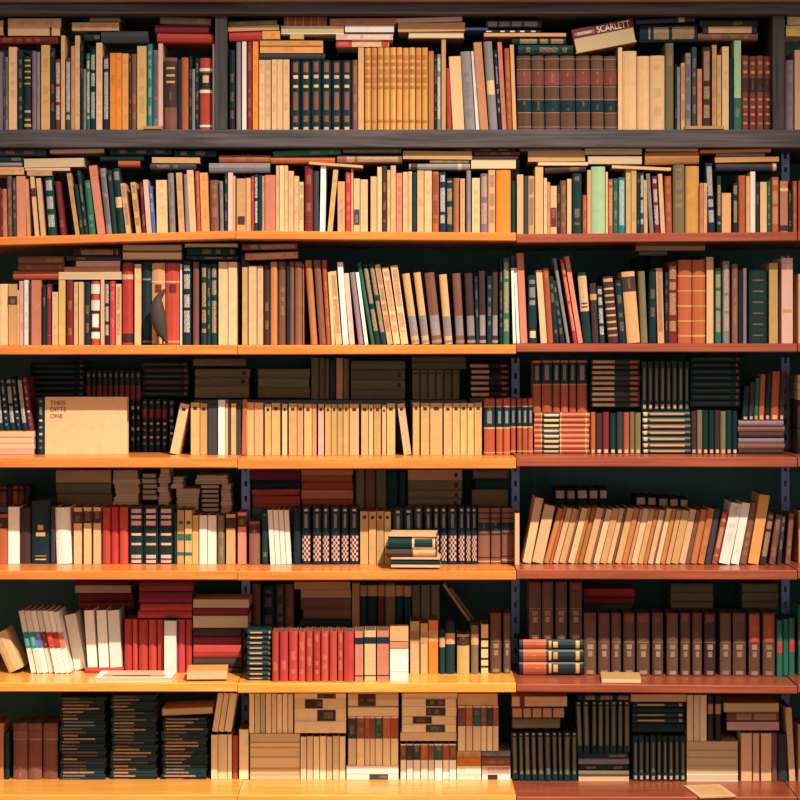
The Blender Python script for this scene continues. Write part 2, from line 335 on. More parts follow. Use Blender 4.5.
# ------------------------------------------------------------------ books
# spine decorations: (from, to, colour, width fraction) along the spine, 0 = tail, 1 = head
DEC = {
 'enc': [(.0, .05, 'cr', .5), (.12, .21, 'br', .5), (.29, .55, 'br', .5), (.61, .65, 'cr', .5), (.74, .79, 'cr', .5), (.83, .97, 'br', .5)],
 'gold': [(.50, .54, 'lb', .8), (.58, .64, 'lb', .8), (.68, .74, 'lb', .8), (.78, .82, 'lb', .8), (.86, .91, 'lb', .8), (.10, .13, 'lb', .8)],
 'lea': [(.04, .05, 'lt', 1), (.23, .24, 'lt', 1), (.25, .40, 'bk', 1), (.41, .42, 'lt', 1), (.58, .59, 'lt', 1), (.61, .79, 'rb', 1), (.81, .82, 'lt', 1), (.95, .96, 'lt', 1)],
 'ban': [(.08, .10, 'gilt', 1), (.26, .275, 'gilt', 1), (.44, .455, 'gilt', 1), (.62, .635, 'gilt', 1), (.80, .815, 'gilt', 1)],
 'gil': [(.05, .09, 'gilt', .8), (.13, .16, 'gilt', .7), (.24, .27, 'gilt', .7), (.62, .64, 'gilt', .7), (.70, .72, 'gilt', .7), (.78, .80, 'gilt', .7), (.86, .88, 'gilt', .7), (.93, .95, 'gilt', .7)],
 'mb': [(.08, .11, 'sa', .6), (.20, .23, 'sa', .6), (.30, .33, 'sa', .6), (.40, .43, 'sa', .6), (.52, .70, 'db', 1), (.76, .80, 'sa', .6), (.88, .92, 'sa', .6)],
 'bw': [(.02, .07, 'pk', .7), (.10, .16, 'pk', .7), (.33, .37, 'cr', .7), (.50, .54, 'cr', .7), (.68, .76, 'pk', .7), (.80, .86, 'pk', .7), (.90, .97, 'pk', .7)],
 'chk': [(.06, .50, 'chequer', .85), (.64, .88, 'pu', .32), (.93, .97, 'pk', .4)],
 'l5': [(.04, .06, 'ta', 1), (.11, .13, 'db', 1), (.52, .55, 'db', 1), (.60, .74, 'bk', 1), (.80, .83, 'db', 1), (.90, .93, 'db', 1)],
 'slip': [(.50, .98, 'cr', .96), (.55, .93, 'dk', .66)], 'half': [(.52, .97, 'ta', .9)],
 'rs': [(.46, .49, 'gilt', 1), (.50, .84, 'bk', 1), (.56, .78, 'gy', .45), (.85, .87, 'gilt', 1), (.03, .05, 'gilt', 1)],
 'rsu': [(.52, .54, 'gilt', 1), (.55, .95, 'bk', 1), (.62, .90, 'gy', .45), (.96, .98, 'gilt', 1)],
 'rsf': [(.12, .13, 'gilt', 1), (.14, .46, 'bk', 1), (.18, .44, 'cr', .45), (.47, .49, 'gilt', 1), (.93, .95, 'gilt', 1)],
 'gls': [(.03, .48, 'cr', .55), (.80, .96, 'ru', .5)],
 'gl2': [(.10, .62, 'ta', .28), (.90, .96, 'ta', .5)], 'dim': [(.08, .80, 'dg', .3), (.92, .96, 'br', .5)],
 'hd': [(.02, .08, 'lt', .6), (.30, .39, 'lt', .38), (.42, .50, 'lt', .5), (.53, .54, 'lt', .9), (.86, .97, 'rb', .8)],
 'hdo': [(.02, .08, 'lt', .6), (.30, .39, 'lt', .38), (.42, .50, 'lt', .5), (.54, .97, 'ru', .9)],
 'kd': [(.86, .92, 'db', .45)],
 'r3': [(.0, .24, 'br', .96), (.70, .73, 'lt', 1), (.74, .86, 'br', 1), (.88, .97, 'br', 1)],
 'kst': [(.14, .90, 'ol', .55), (.94, .97, 'cr', .4)],
 'kst2': [(.2, .86, 'ol', .4), (.04, .12, 'ta', .5)],
 'tl': [(.60, .82, 'ta', 1)],
 'bl': [(.74, .87, 'bk', 1), (.10, .12, 'bk', 1)],
 'cb': [(.02, .10, 'cr', .6), (.16, .88, 'ta', .3)],
 'cbm': [(.02, .10, 'cr', .6)],
 'wb': [(.68, .72, 'bk', 1), (.50, .54, 'bk', 1), (.28, .32, 'bk', 1), (.12, .16, 'bk', 1)],
 'cross': [(.10, .20, 'wh', 1), (.28, .48, 'wh', .8), (.54, .70, 'wh', 1), (.80, .95, 'wh', 1), (.22, .26, 'bk', 1), (.50, .53, 'bk', 1)],
 'wl': [(.80, .86, 'cr', 1), (.03, .14, 'db', 1)],
 'line': [(.78, .80, 'gy', 1), (.03, .05, 'gy', 1)],
 'frame': [(.03, .05, 'cr', 1), (.76, .78, 'cr', 1), (.64, .74, 'mr', .5)],
 'lab3': [(.08, .18, 'cr', .7), (.56, .63, 'gy', .7), (.67, .82, 'gy', .7), (.87, .93, 'gy', .7)],
 'dl': [(.66, .80, 'db', 1)],
 'hlab': [(.86, .97, 'cr', .85)],
 'dtop': [(.72, .93, 'db', 1)],
 'ctop': [(.45, .95, 'cr', 1), (.55, .57, 'db', .8), (.50, .52, 'db', .8)],
 'tband': [(.72, .82, 'ta', 1)],
 'grn': [(.0, .36, 'gr', 1)],
 'redset': [(.05, .08, 'wh', 1), (.52, .56, 'wh', 1), (.58, .80, 'bk', 1), (.66, .76, 'cr', .5), (.82, .86, 'wh', 1)],
 'bind': [(.02, .06, 'gy', 1), (.12, .40, 'gy', .9)],
 'gtop': [(.32, .95, 'db', 1), (.65, .68, 'gilt', .7), (.74, .77, 'gilt', .7), (.84, .87, 'gilt', .7)],
 'oval': [(.15, .55, 'mr', .9)], 'blot': [(.12, .28, 'db', .8)], 'ill': [(.13, .42, 'dg', .9)],
 'patch': [(.40, .56, 'cr', .9), (.82, .95, 'gy', .7)],
 'teal': [(.40, .66, 'te', 1)], 'blue': [(.40, .66, 'bl', 1)], 'nav': [(.40, .66, 'bl', 1)], 'mar': [(.40, .66, 'mr', 1)], 'redb': [(.40, .66, 'rd', 1)], 'pinb': [(.40, .66, 'sa', 1)],
 'emb': [(.44, .50, 'gilt', .5), (.54, .62, 'gilt', .3), (.06, .08, 'gilt', .6), (.12, .13, 'gilt', .6)],
 'gs': [(.16, .22, 'gr', 1), (.44, .56, 'gr', .9), (.74, .8, 'gr', .6)],
 'pic1': [(.55, .96, 'dg', .95)], 'pic2': [(.55, .96, 'gr', .95)], 'pic3': [(.55, .96, 'br', .95)], 'pic4': [(.55, .96, 'ru', .95)],
 'fpic': [(.44, .80, 'dg', .9)], 'fpic2': [(.18, .58, 'db', .85), (.60, .66, 'ru', .8)], 'fpic3': [(.2, .55, 'db', .9)],
 'rl': [(.14, .23, 'mr', 1)], 'gaps': [(.18, .21, 'bk', 1), (.36, .39, 'bk', 1), (.56, .59, 'bk', 1), (.76, .79, 'bk', 1)],
 'redend': [(.0, .30, 'rd', 1), (.86, .99, 'rd', 1)], 'navend': [(.0, .10, 'nv', 1), (.90, 1., 'nv', 1)],
 'strap': [(.80, .84, 'db', 1)], 'lend': [(.93, .99, 'cr', 1)], 'two': [(.06, .42, 'ru', 1), (.46, .50, 'gilt', .8), (.53, .60, 'gilt', .6), (.88, .94, 'gilt', .8)],
 'redlab': [(.42, .62, 'rd', .9)], 'glab': [(.70, .82, 'bk', 1), (.40, .46, 'gilt', .8)], 'tip': [(.84, .97, 'ta', 1)],
 'fl5': [(.04, .20, 'gy', .8), (.24, .42, 'gy', .8), (.46, .64, 'gy', .8), (.68, .92, 'gy', .8)],
 'wmarks': [(.0, .10, 'wh', .4), (.26, .34, 'wh', .5), (.44, .52, 'wh', .5), (.62, .70, 'wh', .5), (.82, .90, 'wh', .5)],
 'bdots': [(.10, .14, 'bl', .4), (.22, .26, 'gy', .45), (.34, .38, 'cr', .45), (.46, .50, 'gy', .45), (.58, .62, 'cr', .45), (.70, .84, 'gy', .35), (.92, .96, 'gy', .4)],
 'bdotr': [(.14, .18, 'gy', .4), (.26, .30, 'cr', .45), (.40, .44, 'gy', .45), (.52, .56, 'cr', .45), (.64, .82, 'mr', .9), (.92, .96, 'gy', .4)],
 'strp': [(.1, .13, 'ta', .9), (.2, .23, 'ta', .9), (.3, .33, 'ta', .9), (.4, .43, 'ta', .9), (.5, .53, 'ta', .9), (.6, .63, 'ta', .9), (.7, .73, 'ta', .9), (.8, .83, 'ta', .9), (.92, .97, 'ta', .9)],
 'fnt': [(.1, .12, 'br', .6), (.25, .27, 'br', .6), (.4, .42, 'br', .6), (.55, .57, 'br', .6), (.7, .72, 'br', .6), (.85, .87, 'br', .6)],
 'sbox': [(.36, .40, 'ta', .8)],
}
DEC_WORDS = {'enc': 'with brown panels', 'gold': 'with brown bands', 'lea': 'with brown and black labels', 'ban': 'with gilt bands', 'gil': 'with gilt tooling',
 'mb': 'with salmon tooling', 'bw': 'with pale bands', 'chk': 'with chequered tail', 'rs': 'with black label', 'rsu': 'with black head label', 'rsf': 'with black label',
 'gls': 'with cream label', 'gl2': 'with gilt title', 'hd': 'with pale emblem', 'hdo': 'with rust upper half', 'r3': 'with lighter head', 'tl': 'with tan band', 'bl': 'with black label',
 'wb': 'with black bands', 'cross': 'with white blocks', 'frame': 'with cream frame', 'lab3': 'with pale labels', 'ctop': 'with cream jacket', 'redset': 'with black panel',
 'grn': 'with green foot', 'oval': 'with maroon oval', 'teal': 'with teal band', 'blue': 'with blue band', 'nav': 'with blue band', 'mar': 'with maroon band',
 'redb': 'with red band', 'pinb': 'with salmon band', 'emb': 'with gilt emblem', 'redend': 'with red ends', 'rl': 'with maroon patch', 'two': 'with rust half',
 'bdotr': 'with maroon patch', 'gs': 'with green label', 'cb': 'with cream foot'}
LEATHER = {'l5', 'enc', 'gold', 'lea', 'ban', 'gil', 'mb', 'bw', 'chk', 'rs', 'rsu', 'rsf', 'gls', 'gl2', 'hd', 'hdo', 'r3', 'kst', 'kst2', 'cb', 'cbm', 'dim', 'two', 'bdots', 'bdotr', 'emb', 'strp', 'fnt', 'bind'}
PAPER = {'cr', 'ps', 'wh', 'ta', 'kh', 'pk', 'go', 'ye', 'sa', 'or', 'lg'}
CONTRAST = {'cr': 'br', 'wh': 'dg', 'ta': 'db', 'lb': 'db', 'br': 'gilt', 'db': 'gilt', 'bk': 'gilt', 'nv': 'wh', 'bl': 'wh', 'gy': 'bk', 'dg': 'cr', 'rd': 'cr', 'mr': 'gilt',
            'pk': 'mr', 'sa': 'mr', 'or': 'mr', 'ye': 'br', 'go': 'br', 'gr': 'cr', 'dk': 'cr', 'lg': 'dk', 'te': 'wh', 'ol': 'gilt', 'pu': 'db', 'ru': 'gilt', 'kh': 'db', 'hb': 'gilt', 'ps': 'br', 'rb': 'gilt', 'lt': 'db'}

DK = 1.33      # set-backs below are written for a nearer eye point
class Book: pass
BOOKS = []
ROWD = {1: 0.022, 2: 0.018, 3: 0.06, 4: 0.115, 5: 0.13, 6: 0.12, 7: 0.156}

def parse_opts(b, toks):
    b.lean = 0.0; b.dec = None; b.base = None; b.depth = None; b.prt = None; b.kind = None; b.fore = False; b.tilt = 0.0; b.len = None; b.yaw = 0.0
    for t in toks:
        if t[0] == 'L': b.lean = float(t[1:])
        elif t[0] == 'B': b.base = float(t[1:])
        elif t[0] == 'D': b.depth = float(t[1:])
        elif t[0] == 'T': b.tilt = float(t[1:])
        elif t[0] == 'W': b.len = float(t[1:])
        elif t[0] == 'Y': b.yaw = float(t[1:])
        elif t == 'wt': b.prt = ('wh', 'b')
        elif t == 'ct': b.prt = ('cr', 'b')
        elif t == 'bt': b.prt = ('bk', 'b')
        elif t == 'rt': b.prt = ('mr', 'b')
        elif t == 'np': b.prt = 'no'
        elif t == 'mt': b.prt = (random.choice(['ta', 'ta', 'br', 'gy', 'sa', 'ol']), 'm')
        elif t == 'f': b.fore = True
        elif t[0] == '=': b.kind = t[1:]
        elif t in DEC: b.dec = t
        else: raise ValueError('opt ' + t)
def U(row, data, tier='', d=None, common=''):
    """upright books: 'x0 x1 ytop colour opts; ...'"""
    for tok in data.split(';'):
        t = tok.split()
        if not t: continue
        b = Book(); b.flat = False; b.row = row; b.tier = tier
        b.x0, b.x1, b.y0 = float(t[0]), float(t[1]), float(t[2]); b.c = t[3]
        parse_opts(b, common.split() + t[4:])
        b.d = DK * (b.depth if b.depth is not None else (d if d is not None else ROWD[row])) + random.uniform(0, 0.010)
        BOOKS.append(b)
def F(row, data, tier='', d=None, common=''):
    """books lying flat: 'x0 x1 ytop ybottom colour opts; ...'"""
    for tok in data.split(';'):
        t = tok.split()
        if not t: continue
        b = Book(); b.flat = True; b.row = row; b.tier = tier
        b.x0, b.x1, b.y0, b.y1 = map(float, t[:4]); b.c = t[4]
        parse_opts(b, common.split() + t[5:])
        b.d = DK * (b.depth if b.depth is not None else (d if d is not None else ROWD[row])) + random.uniform(0, 0.008)
        BOOKS.append(b)
def US(x0, x1, n, y, cols, opts='', gap=0.3, jy=0.6):
    cols = cols.split(); p = (x1 - x0) / n
    return ';'.join('%.2f %.2f %.2f %s %s' % (x0 + i * p + gap / 2, x0 + (i + 1) * p - gap / 2, y + random.uniform(0, jy), cols[i % len(cols)], opts) for i in range(n))
def FS(x0, x1, y0, y1, n, cols, opts='', jit=1.0):
    cols = cols.split(); p = (y1 - y0) / n; out = []
    for i in range(n):
        out.append('%.2f %.2f %.2f %.2f %s %s' % (x0 + random.uniform(-jit, jit), x1 + random.uniform(-jit, jit), y0 + i * p + 0.12, y0 + (i + 1) * p, cols[i % len(cols)], opts))
    return ';'.join(out)

exec_rows = []
# ---------- row 1 (top shelf)
U(1, '''-5 3 52 pu; 3 5 56 dg; 5 8 57 gy bt; 8.5 17 47 cr; 17.2 23 50 bk; 23 32 56 bk gil; 32 36 51 pu; 36 40 52 gy; 41 50 45 ta; 50.3 55 48 bk; 55 60.5 59 mr wt;
61 65 35.5 cr; 65.3 70.5 58 dg wt; 71 75 46 ta; 75 80 35.5 cr; 80.4 83 42 bk; 83 85.8 69 gy; 86 90 53 gr wt; 90.2 95.5 49 bk wt; 96 102.5 41 cr;
103 109 55 nv wt; 109.8 116 53 or; 116 122 53 or; 122 128.5 53.5 go; 128.8 131 58 db; 131 137 54 br; 137 146.5 46 kh; 147 152.5 44 te; 153 158 50 pu bt; 158.2 163 43.5 pk np;
164 177 57.5 br gtop; 177.5 181 60 bk; 181 188.5 57.5 ru; 189 192 56 bk; 192 195 69 gy np; 195 199 58 bk; 199.5 212 58 rd redset; 212.5 214.6 44 wh np''')
U(1, '''229 235 50 bk; 236 241 42 gy np; 242 246.5 41.5 wh; 247 252 41.5 mr; 252.6 258.5 41.5 or; 259 265 60 cr; 265 271 60 cr; 271.5 277 59.5 cr; 277 283 59.5 cr; 283 289.6 59.5 cr''')
U(1, US(290.5, 352, 6, 60, 'bk', 'enc np'))
U(1, '352.3 357.8 60 br; 358 364.2 47.5 ta np')
U(1, US(364.6, 428, 10, 47.3, 'go', 'gold np', 0.2))
U(1, '''428.2 434 51 lb np; 434.2 437 55 bk; 437 440.8 54 gy wt; 441.4 446 39 ta np; 447 452 68 rd L-1; 453 465 56 cr L-4 np; 465.4 476 51 gy L-5; 476.2 480.4 51 wh L-5; 480.6 489 42 sa L-7 np;
489.6 498.4 41 gy L-6 patch; 498.8 502.2 50 nv L-5; 502.4 507 42 sa L-5; 507.2 512.8 48 ru L-3; 513 517 37 ta L-3 np''')
U(1, '''518 532 55.5 hb lea L-1; 532.6 545.2 55.5 hb lea L-1; 546 560.4 55.5 hb lea L-1; 561 576 55.5 hb lea L-1; 577 591 55.5 hb lea L-1; 592 604.4 55.5 hb lea L-1; 605 617.6 56 hb lea L-1''', common='np')
U(1, '''618 622.3 47.5 cr np; 622.4 637 51 cr; 637.2 650 56 cr; 650.2 665 55.5 cr; 665.4 674 43 ol; 675 677 64 bk; 677 680.4 67 gy; 681 685 63 ta bt; 685.5 691 53 gy bt; 691.6 697 47 dg; 697.2 702 69 sa;
702.6 711 47 db ct; 712 716.8 45 ta; 717 721.4 55 kh; 722 729 46.5 cr; 729.4 733.6 58 bk; 734 741.2 40.5 lg grn np''')
U(1, US(741.6, 771.6, 4, 55.5, 'rb', 'mb np'))
U(1, '785.6 794 60 pu; 794.4 802 50 cr; 802.5 811 54 db')
F(1, '''-30 3 20 35 ta; 8 61 18.5 27 ta; 8 60 27 35.5 cr np strap; -24 58 36.6 43.4 mr; 72 119 22.5 30.6 ta; 83 122 16.2 22.3 bk ct; 101 148 31 42.6 dg; 84 100 34 40.5 dk;
160 211 15.2 24.2 ol T-1.5; 155 209 25 33 mr np T-.6; 157 213.5 33.6 42.6 rd np T-.8''')
F(1, '''228.5 277 20.6 25.6 ol T2; 228 279 25.8 30.6 ta T2; 229 262 31 40.6 rd np T1; 262.4 280 31 39 go T1; 260 323 39.4 45.6 go ; 260 323 45.8 53 go; 259 325 53.4 59.3 dg np;
284 327 15.5 25.8 ru ban; 281 344 26 34 wh np f; 290 304 34.3 38.9 ye; 330 396 18.4 25 sa T.6; 345 394 25.4 32 wh np; 336 393 32.2 39.8 pk wt; 336 389 40 46.8 cr redend np;
396 462 15.6 22 pk T1.5 np; 398 465 22.8 31.4 ta np T.8; 408 464.5 31.6 38.6 br f; 465 488 26 30 bl np; 486 542 20.4 27 dg fl5 np; 486 541 27.2 32.8 bk wmarks np; 484 566 33 36.4 ta np;
512 566 37.6 44.5 dk ct; 518 573 45 54.4 dk; 636 695 16 22.5 dg T3 tband; 640 697 24.5 41.5 bk T1 ct; 700 758 19.8 26.4 db; 703 757 26.6 33 cr navend np; 698 758 33.2 40 br''')
F(1, '787 806 14.6 24.6 pk f; 786 806 25.6 36 ye')
# ---------- row 2
U(2, '''-6 0 188 ru; 0.3 3.4 189 mr; 3.6 7.6 189 sa L-1; 7.8 12.8 176 br L-1; 13 17 178 dg L-1; 17.3 27 176 sa L-1; 27.3 30.6 179 ta L-2; 35 39.4 176 cr L-5 dl np; 41 46 178 cr L-5; 48 57 177 dk wt L-4;
60.6 66 181 mr L-6; 75.6 80.2 173 ta L-9; 80.6 84.4 184 bk L-7; 84.6 88.4 170 dk L-8; 88.8 96 180 gr L-5; 97.8 106 165 sa L-9; 106.6 112.4 168 gy bt L-7; 112.8 117.6 170 dk L-6; 118 126 168 dk L-6 patch; 126.3 131.4 183 cr rt L-6; 136.4 141.6 182 ta L-6 bt;
142.6 146.8 182 mr L-3; 147 152 179.5 pk L-4; 152.2 156.4 186 bl L-4; 157 168 180 cr L-1; 169.6 175.8 173 gy L-2; 179 185.2 172.5 ta L-3; 185.6 189.4 174 pu L-2; 189.8 196.8 165 cr L-3; 197 201 171 ru L-2; 201.6 210 165 go L-2;
210.6 220 180 br L-1; 220.2 224 181 gy L-1; 224.3 227.8 166 bk; 228 233 171 pk np; 233.2 235.4 176 ta''')
U(2, '''236.4 246 178.5 ta blot np; 246.2 250.8 178 ta; 251 254 176 rd; 254.2 258 174.5 nv wt; 258.2 262 175 bk; 262.2 264.8 176 ta; 265 275.8 175 sa np; 276 279.2 165.5 cr; 279.4 284 165.5 cr np; 284.2 288 165.5 cr; 288.2 293.8 171 cr; 294 299 176 cr; 299.2 303.6 182 cr bt;
304.4 313 166 mr; 313.2 319 171 dg; 319.4 325 166 wh np L1; 327 332.2 169.5 ta L6; 337.4 345 181.5 ta; 345.2 351 172 rd; 351.2 353.2 168.5 ta; 353.4 360 178.5 cr ill np; 360.2 368 179.5 cr; 370.4 377 176.5 cr np; 377.2 382 167 cr np; 382.2 387 166 db;
387.2 390.4 170 kh; 390.6 396 165.5 cr np; 396.2 402.4 173 sa; 402.8 408 172 cr; 408.2 412 171.5 cr; 412.2 416.6 172 dk; 417 424 169 cr; 424.2 432 164.5 cr; 432.2 439 171.5 ru bt; 439.2 446 172 nv wt; 446.2 453 178 dk ct; 453.2 460 178 lb; 460.2 465 178.5 ta; 466.4 471 170.5 gy; 471.8 480 178 cr; 480.4 488 173.5 pu ct; 488.2 495.4 170 ta rt; 496 511 170 or np; 511.4 515.6 181 dk''')
U(2, '''516.8 523.6 174.5 cr np; 524 528 176 dg; 528.2 534.6 176 ta bt; 535 543.4 167 ta np; 543.8 547 178 cr; 547.2 550 182 sa; 550.2 557 186 cr oval np; 557.2 560 185 db; 560.2 566.6 180.5 br; 567 571.6 179 cr np; 572.4 582 173.5 dk; 582.6 587 195 ru; 587.2 591 170 ta; 591.2 605.6 166.5 lg np; 605.8 607.8 172 cr;
608.2 613 179 ru ct; 613.2 618 178.5 gr; 618.2 625.4 177.5 te wt; 625.8 631 168.5 kh np; 631.2 636.6 167.5 kh; 637 640 172.5 bk; 640.2 644 172.5 dg wt; 644.2 648 180 kh L-1; 650 654.2 173.5 gy L-4; 655 660.4 176 mr L-3 wt; 661 665.6 173.5 cr L-3 np; 666 672.8 176 ru L-1; 673 685 164.5 ol; 685.6 699.4 166 go np;
699.8 703.2 183 sa; 703.4 707.2 183 ta; 708.6 716 160 nv L-3 wt; 717 721.4 176 dk ct; 721.6 731.2 193 ta np; 733 738 183 dk ct; 738.6 746 175.5 ru; 746.2 750 176 ta; 750.2 755.4 171.5 wh np; 755.6 759.6 182 db; 760 767 182 cr; 767.2 771 181 gr; 771.8 779 177 ru ct; 780 788 181 sa wl; 788.4 792 190 bk; 792.8 797 181 ru''')
U(2, '798.4 806 181 ru; 806.4 812 176 cr')
F(2, '''50 104 147.6 153 pk np T1; -26 46 149 155.6 dg; -26 24 156.6 162.2 dk; -26 22 162.6 166.6 gy np; -26 24 167.2 174.6 ta; 24 84 158.4 167 cr np f T1; 25 70 167.6 170.6 pk np; 27 52 171 175.6 ta;
100 144 155.6 160.6 dk; 118 140 160.8 166.6 ru; 152 200 157.4 163 ta T-.5; 150 196 163.4 169.6 dg; 110 172 147.8 154.6 dk; 174 216 150 156.8 dk; 219 270.6 155 162.6 ru; 209 270 163 172.4 gy np''')
F(2, '''273 341 149.6 155.4 gr T2; 271 335 156.8 163.4 ru; 309 363 163 166 ta np T-4 D.012; 343 401 148 152.8 ol; 337 402 154.6 163 br ct; 403 472 150.6 159.2 ta np T-.6; 430 469 159.6 163.4 ol; 409 470 163.8 169.6 gy wl; 456 515 147.4 151 dk; 474 520 151.4 155.2 mr; 471 518 155.6 159.4 dg; 471 516 159.8 168.6 cr f np''')
F(2, '''520 582 147.6 150.4 gy np; 528 585 150.8 161.4 ta np T.5; 538 588 162 165.4 cr np f; 545 586 166.2 172.5 db T3; 585 642 148.6 154.4 cr np f; 588 642 156.4 164 pk np f; 612 671 166.4 169.4 cr np T-2.5 D.012; 645 699 152 164 lb np T1; 646 698 147.8 151.2 ta np; 700 771 148 152.6 or np T1; 716 765 153 156.6 gy np; 715 779 157 162 go np T1; 716 777 163.6 170.4 dg lend''')
# ---------- row 3
U(3, '''-5 8 284 cr np; 8.3 17 284 ta dl np; 17.2 19 290 ye; 19.2 24 281 pk; 24.2 28.2 280 wh; 28.4 31 283 db; 31.2 41.4 280 sa np; 42 46 285 bk; 46.2 51.4 284 mr; 52 58.2 292 cr; 58.5 65.4 280 ye np; 66 73.6 280 mr; 74 78.4 282 cr; 78.6 83.6 282 cr; 84 90.6 281 bk; 91 99.4 281 rd cross np;
100.6 104.4 279 cr np; 104.6 109.2 281 nv wt; 109.4 115.2 281 rd; 115.8 121.2 284 cr rt; 122 133.4 263 rd wl np; 134.4 141.2 264 cr; 142 151 262 bk line np; 151.4 165 263 ta frame np; 165.4 180 263 rd frame np; 180.2 182 264 wh np; 182.6 191 261 bk wt; 192.6 199 262 br np; 201 206.8 264 dk ct; 207 210.6 265 dk; 210.8 217.2 264 dk ct; 218.4 228 262 cr np; 228.2 237.2 262 cr np''')
U(3, '''242 247.8 267 kh np; 248.4 256.8 266 cr np; 257.2 263.2 266 cr; 263.8 270 265 db; 270.2 277.4 262 lb; 278 286.4 262 br; 286.6 289.2 263 bk; 289.4 294.2 262 br; 294.6 302.2 262 br np; 302.6 304 264 ru; 311 318 260 lb L-6; 319.6 326.6 260 br L-6 np; 326.8 331.6 260 ru L-5; 331.8 335.4 272 cr L-4 np; 336 342.6 271 cr rt L-6; 343.2 349.2 262 wh L-6 np; 349.8 355.2 273 pk L-6;
358.6 364 272 pu L-9 np; 365 368.6 272 wh L-9.5 np; 371.4 375 262 gr L-14 np; 375.4 381.2 264 dk ct L-13; 381.6 387.4 263 dk ct L-13; 387.8 393.4 264 ta bt L-13; 394 401 267 cr rt L-12; 401.4 409 265 cr rt L-11; 412 420 273 ta bind L-10 np; 422.4 430 272 ta bind L-9 np; 432.4 442.6 272 br bind L-8 np; 445 453.2 274 ta bind L-6 np; 456.4 465 273 br bind L-4 np; 467.6 476 273 db bind L-3 np; 476.4 479.6 276 bk L-2; 479.8 486.4 271 db bind L-1 np; 487 492 276 bk; 492.2 498 272 db bind np; 499.6 502.8 258 bk; 503.2 509.6 258 gr ct; 513.2 516 268 wh L-2 np''')
U(3, '''517 520.4 268 wh L-3 np; 520.8 528 253 sa L-4 np; 529 537.6 275 bk lab3 np L-1; 541 547.6 270 cr L-5 np; 547.8 554 268 ru L-5; 554.4 559.6 276 bk L-6; 560.4 565.4 280 bk L-9; 567 570.4 258 gy L-14 np; 574 578 259 rd ct L-14; 578.4 583.4 256 sa L-14 np; 583.8 592.4 272 dk ctop np L-6; 592.8 599.6 283 db tband L-3; 600 605.6 286 dk wt L-3; 608.6 619.4 276 db strp np L-6; 619.8 627 280 bk L-5; 627.6 641 271 ta dtop np L-6; 641.4 648.4 271 ol L-3 np; 649 656.6 270 bk; 658 664.8 268 ta bt L-2; 665.2 668 272 bk;
668.4 677.4 262 mr ct; 678 692 260 ru ban np; 692.4 705.6 260 ru ban np; 706.4 713.6 257 cr np; 715 721.6 268 gr ct; 722.8 730 261 gy ct; 732 738.2 264 br; 738.6 742.4 270 bk; 743 746.8 268 pu np; 749 767.4 270 dk fnt np; 769 778 263 kh np; 781.4 793 258 pk sbox np''')
U(3, '798.4 802 274 cr; 802.4 808 280 db')
F(3, '''18 64 256.4 263.4 br; 18 64 263.6 270.8 br; 13 58 271.2 279.6 ru np; 74 120 248.4 256 db ct; 76 120 261 266.6 pk np; 66 120.6 256.4 260.6 dg; 64 120 267 271.6 sa np; 58.4 121.4 272 279.4 cr np f; 122 182 244.4 251.4 br f; 122 182 251.8 259.8 ru f; 186 238 256 259.8 dk; 184 238 243.4 247.4 ol f np; 187 236 247.8 255.6 dk; 242 297 243.6 249.8 br T1 ct; 245 298 252.6 259.2 sa T2 ct''')
U(3, US(636, 706, 5, 256, 'bk dk', 'np'), 'back row', 0.238)
F(3, '636 705 245.4 250.6 ta ct D.15; 639 667 250.9 255.4 gy np D.15')
# ---------- row 4
F(4, '-6 34.4 431 437 cr f; -6 34 437.2 443 pk np f; -6 34.4 443.2 448.8 cr f; -6 34.2 449 454.6 pk np')
U(4, '''-1.6 4 378 bk wt L-4; 4.4 10 378 bk bdots L-5; 10.4 16 377 bk wt L-5; 16.4 22 378 bk bdots L-6; 22.4 28 377 bk wt L-6; 28.4 34 377 mr bdots L-7''', 'upper tier', common='B431 np')
U(4, '37 44.4 398 bk bdots np')
F(4, FS(30, 84, 363, 397, 6, 'bk dk bk', 'dim np B400'), d=0.247)
U(4, US(85.4, 141, 10, 370, 'bk', 'bdotr np D.238'), 'back row')
F(4, FS(142.4, 188, 361, 397, 6, 'bk dk bk db', 'dim np'), d=0.247)
U(4, US(141.2, 168, 4, 399, 'bk', 'bdotr np D.222'))
U(4, '168.4 175 400 bk bdots np D.222; 178 190 406 bk np D.222; 169 178.6 403 cr L11 kd np; ')
U(4, '''190.6 199.8 402.6 kh kd; 200 207.4 403.4 kh kd; 208 217.4 405 dg; 218 225.2 400 wh; 225.4 228 403.6 cr; 228.2 230.8 406 dg; 231 236.2 403.4 ta; 236.6 241 405 dg''', common='np =booklet')
U(4, '''241.4 246 399.4 ru L1; 246.4 254 402.4 ta; 254.2 263.4 402.6 ta; 264.6 271.2 404 kh kd; 271.4 280.4 403 kh kd; 282 287.4 404 cr kd; 288.6 297 403.4 kh kd; 297.2 303.4 403.6 ta kd; 304 312 404 kh kd; 312.2 316.6 404 ta; 318 324 404 pk kd; 324.8 331 404.2 kh kd; 331.2 337 404 kh kd; 337.2 343 404.2 kh kd; 343.2 349 404 kh kd; 349.4 359 404 ta kd; 361 368.4 404 kh kd; 368.6 373.4 404.4 cr kd; 373.8 381.2 404 kh kd; 382 386.2 405 cr kd; 386.6 395.4 403.4 kh kd;
404 412 403 cr L-7 kd; 412.6 419.6 402.6 kh kd; 420.6 429.6 403 kh kd; 430 442.6 403 kh kd; 443.6 452 403.4 ta kd; 452.2 460 403.2 kh kd; 460.2 467 403 kh kd; 467.2 474 403.2 kh kd; 474.2 482 402.6 kh kd''', common='np =booklet')
F(4, '193 246 358.6 366 ol np; 195 250 369 377 ol kd np; 195 249 377.2 386 ol kd np; 195 249 386.2 398 ol np; 258 310 369 378 ol np; 258 309 378.2 388 ol np; 258 310 388.2 398 ol np', d=0.247)
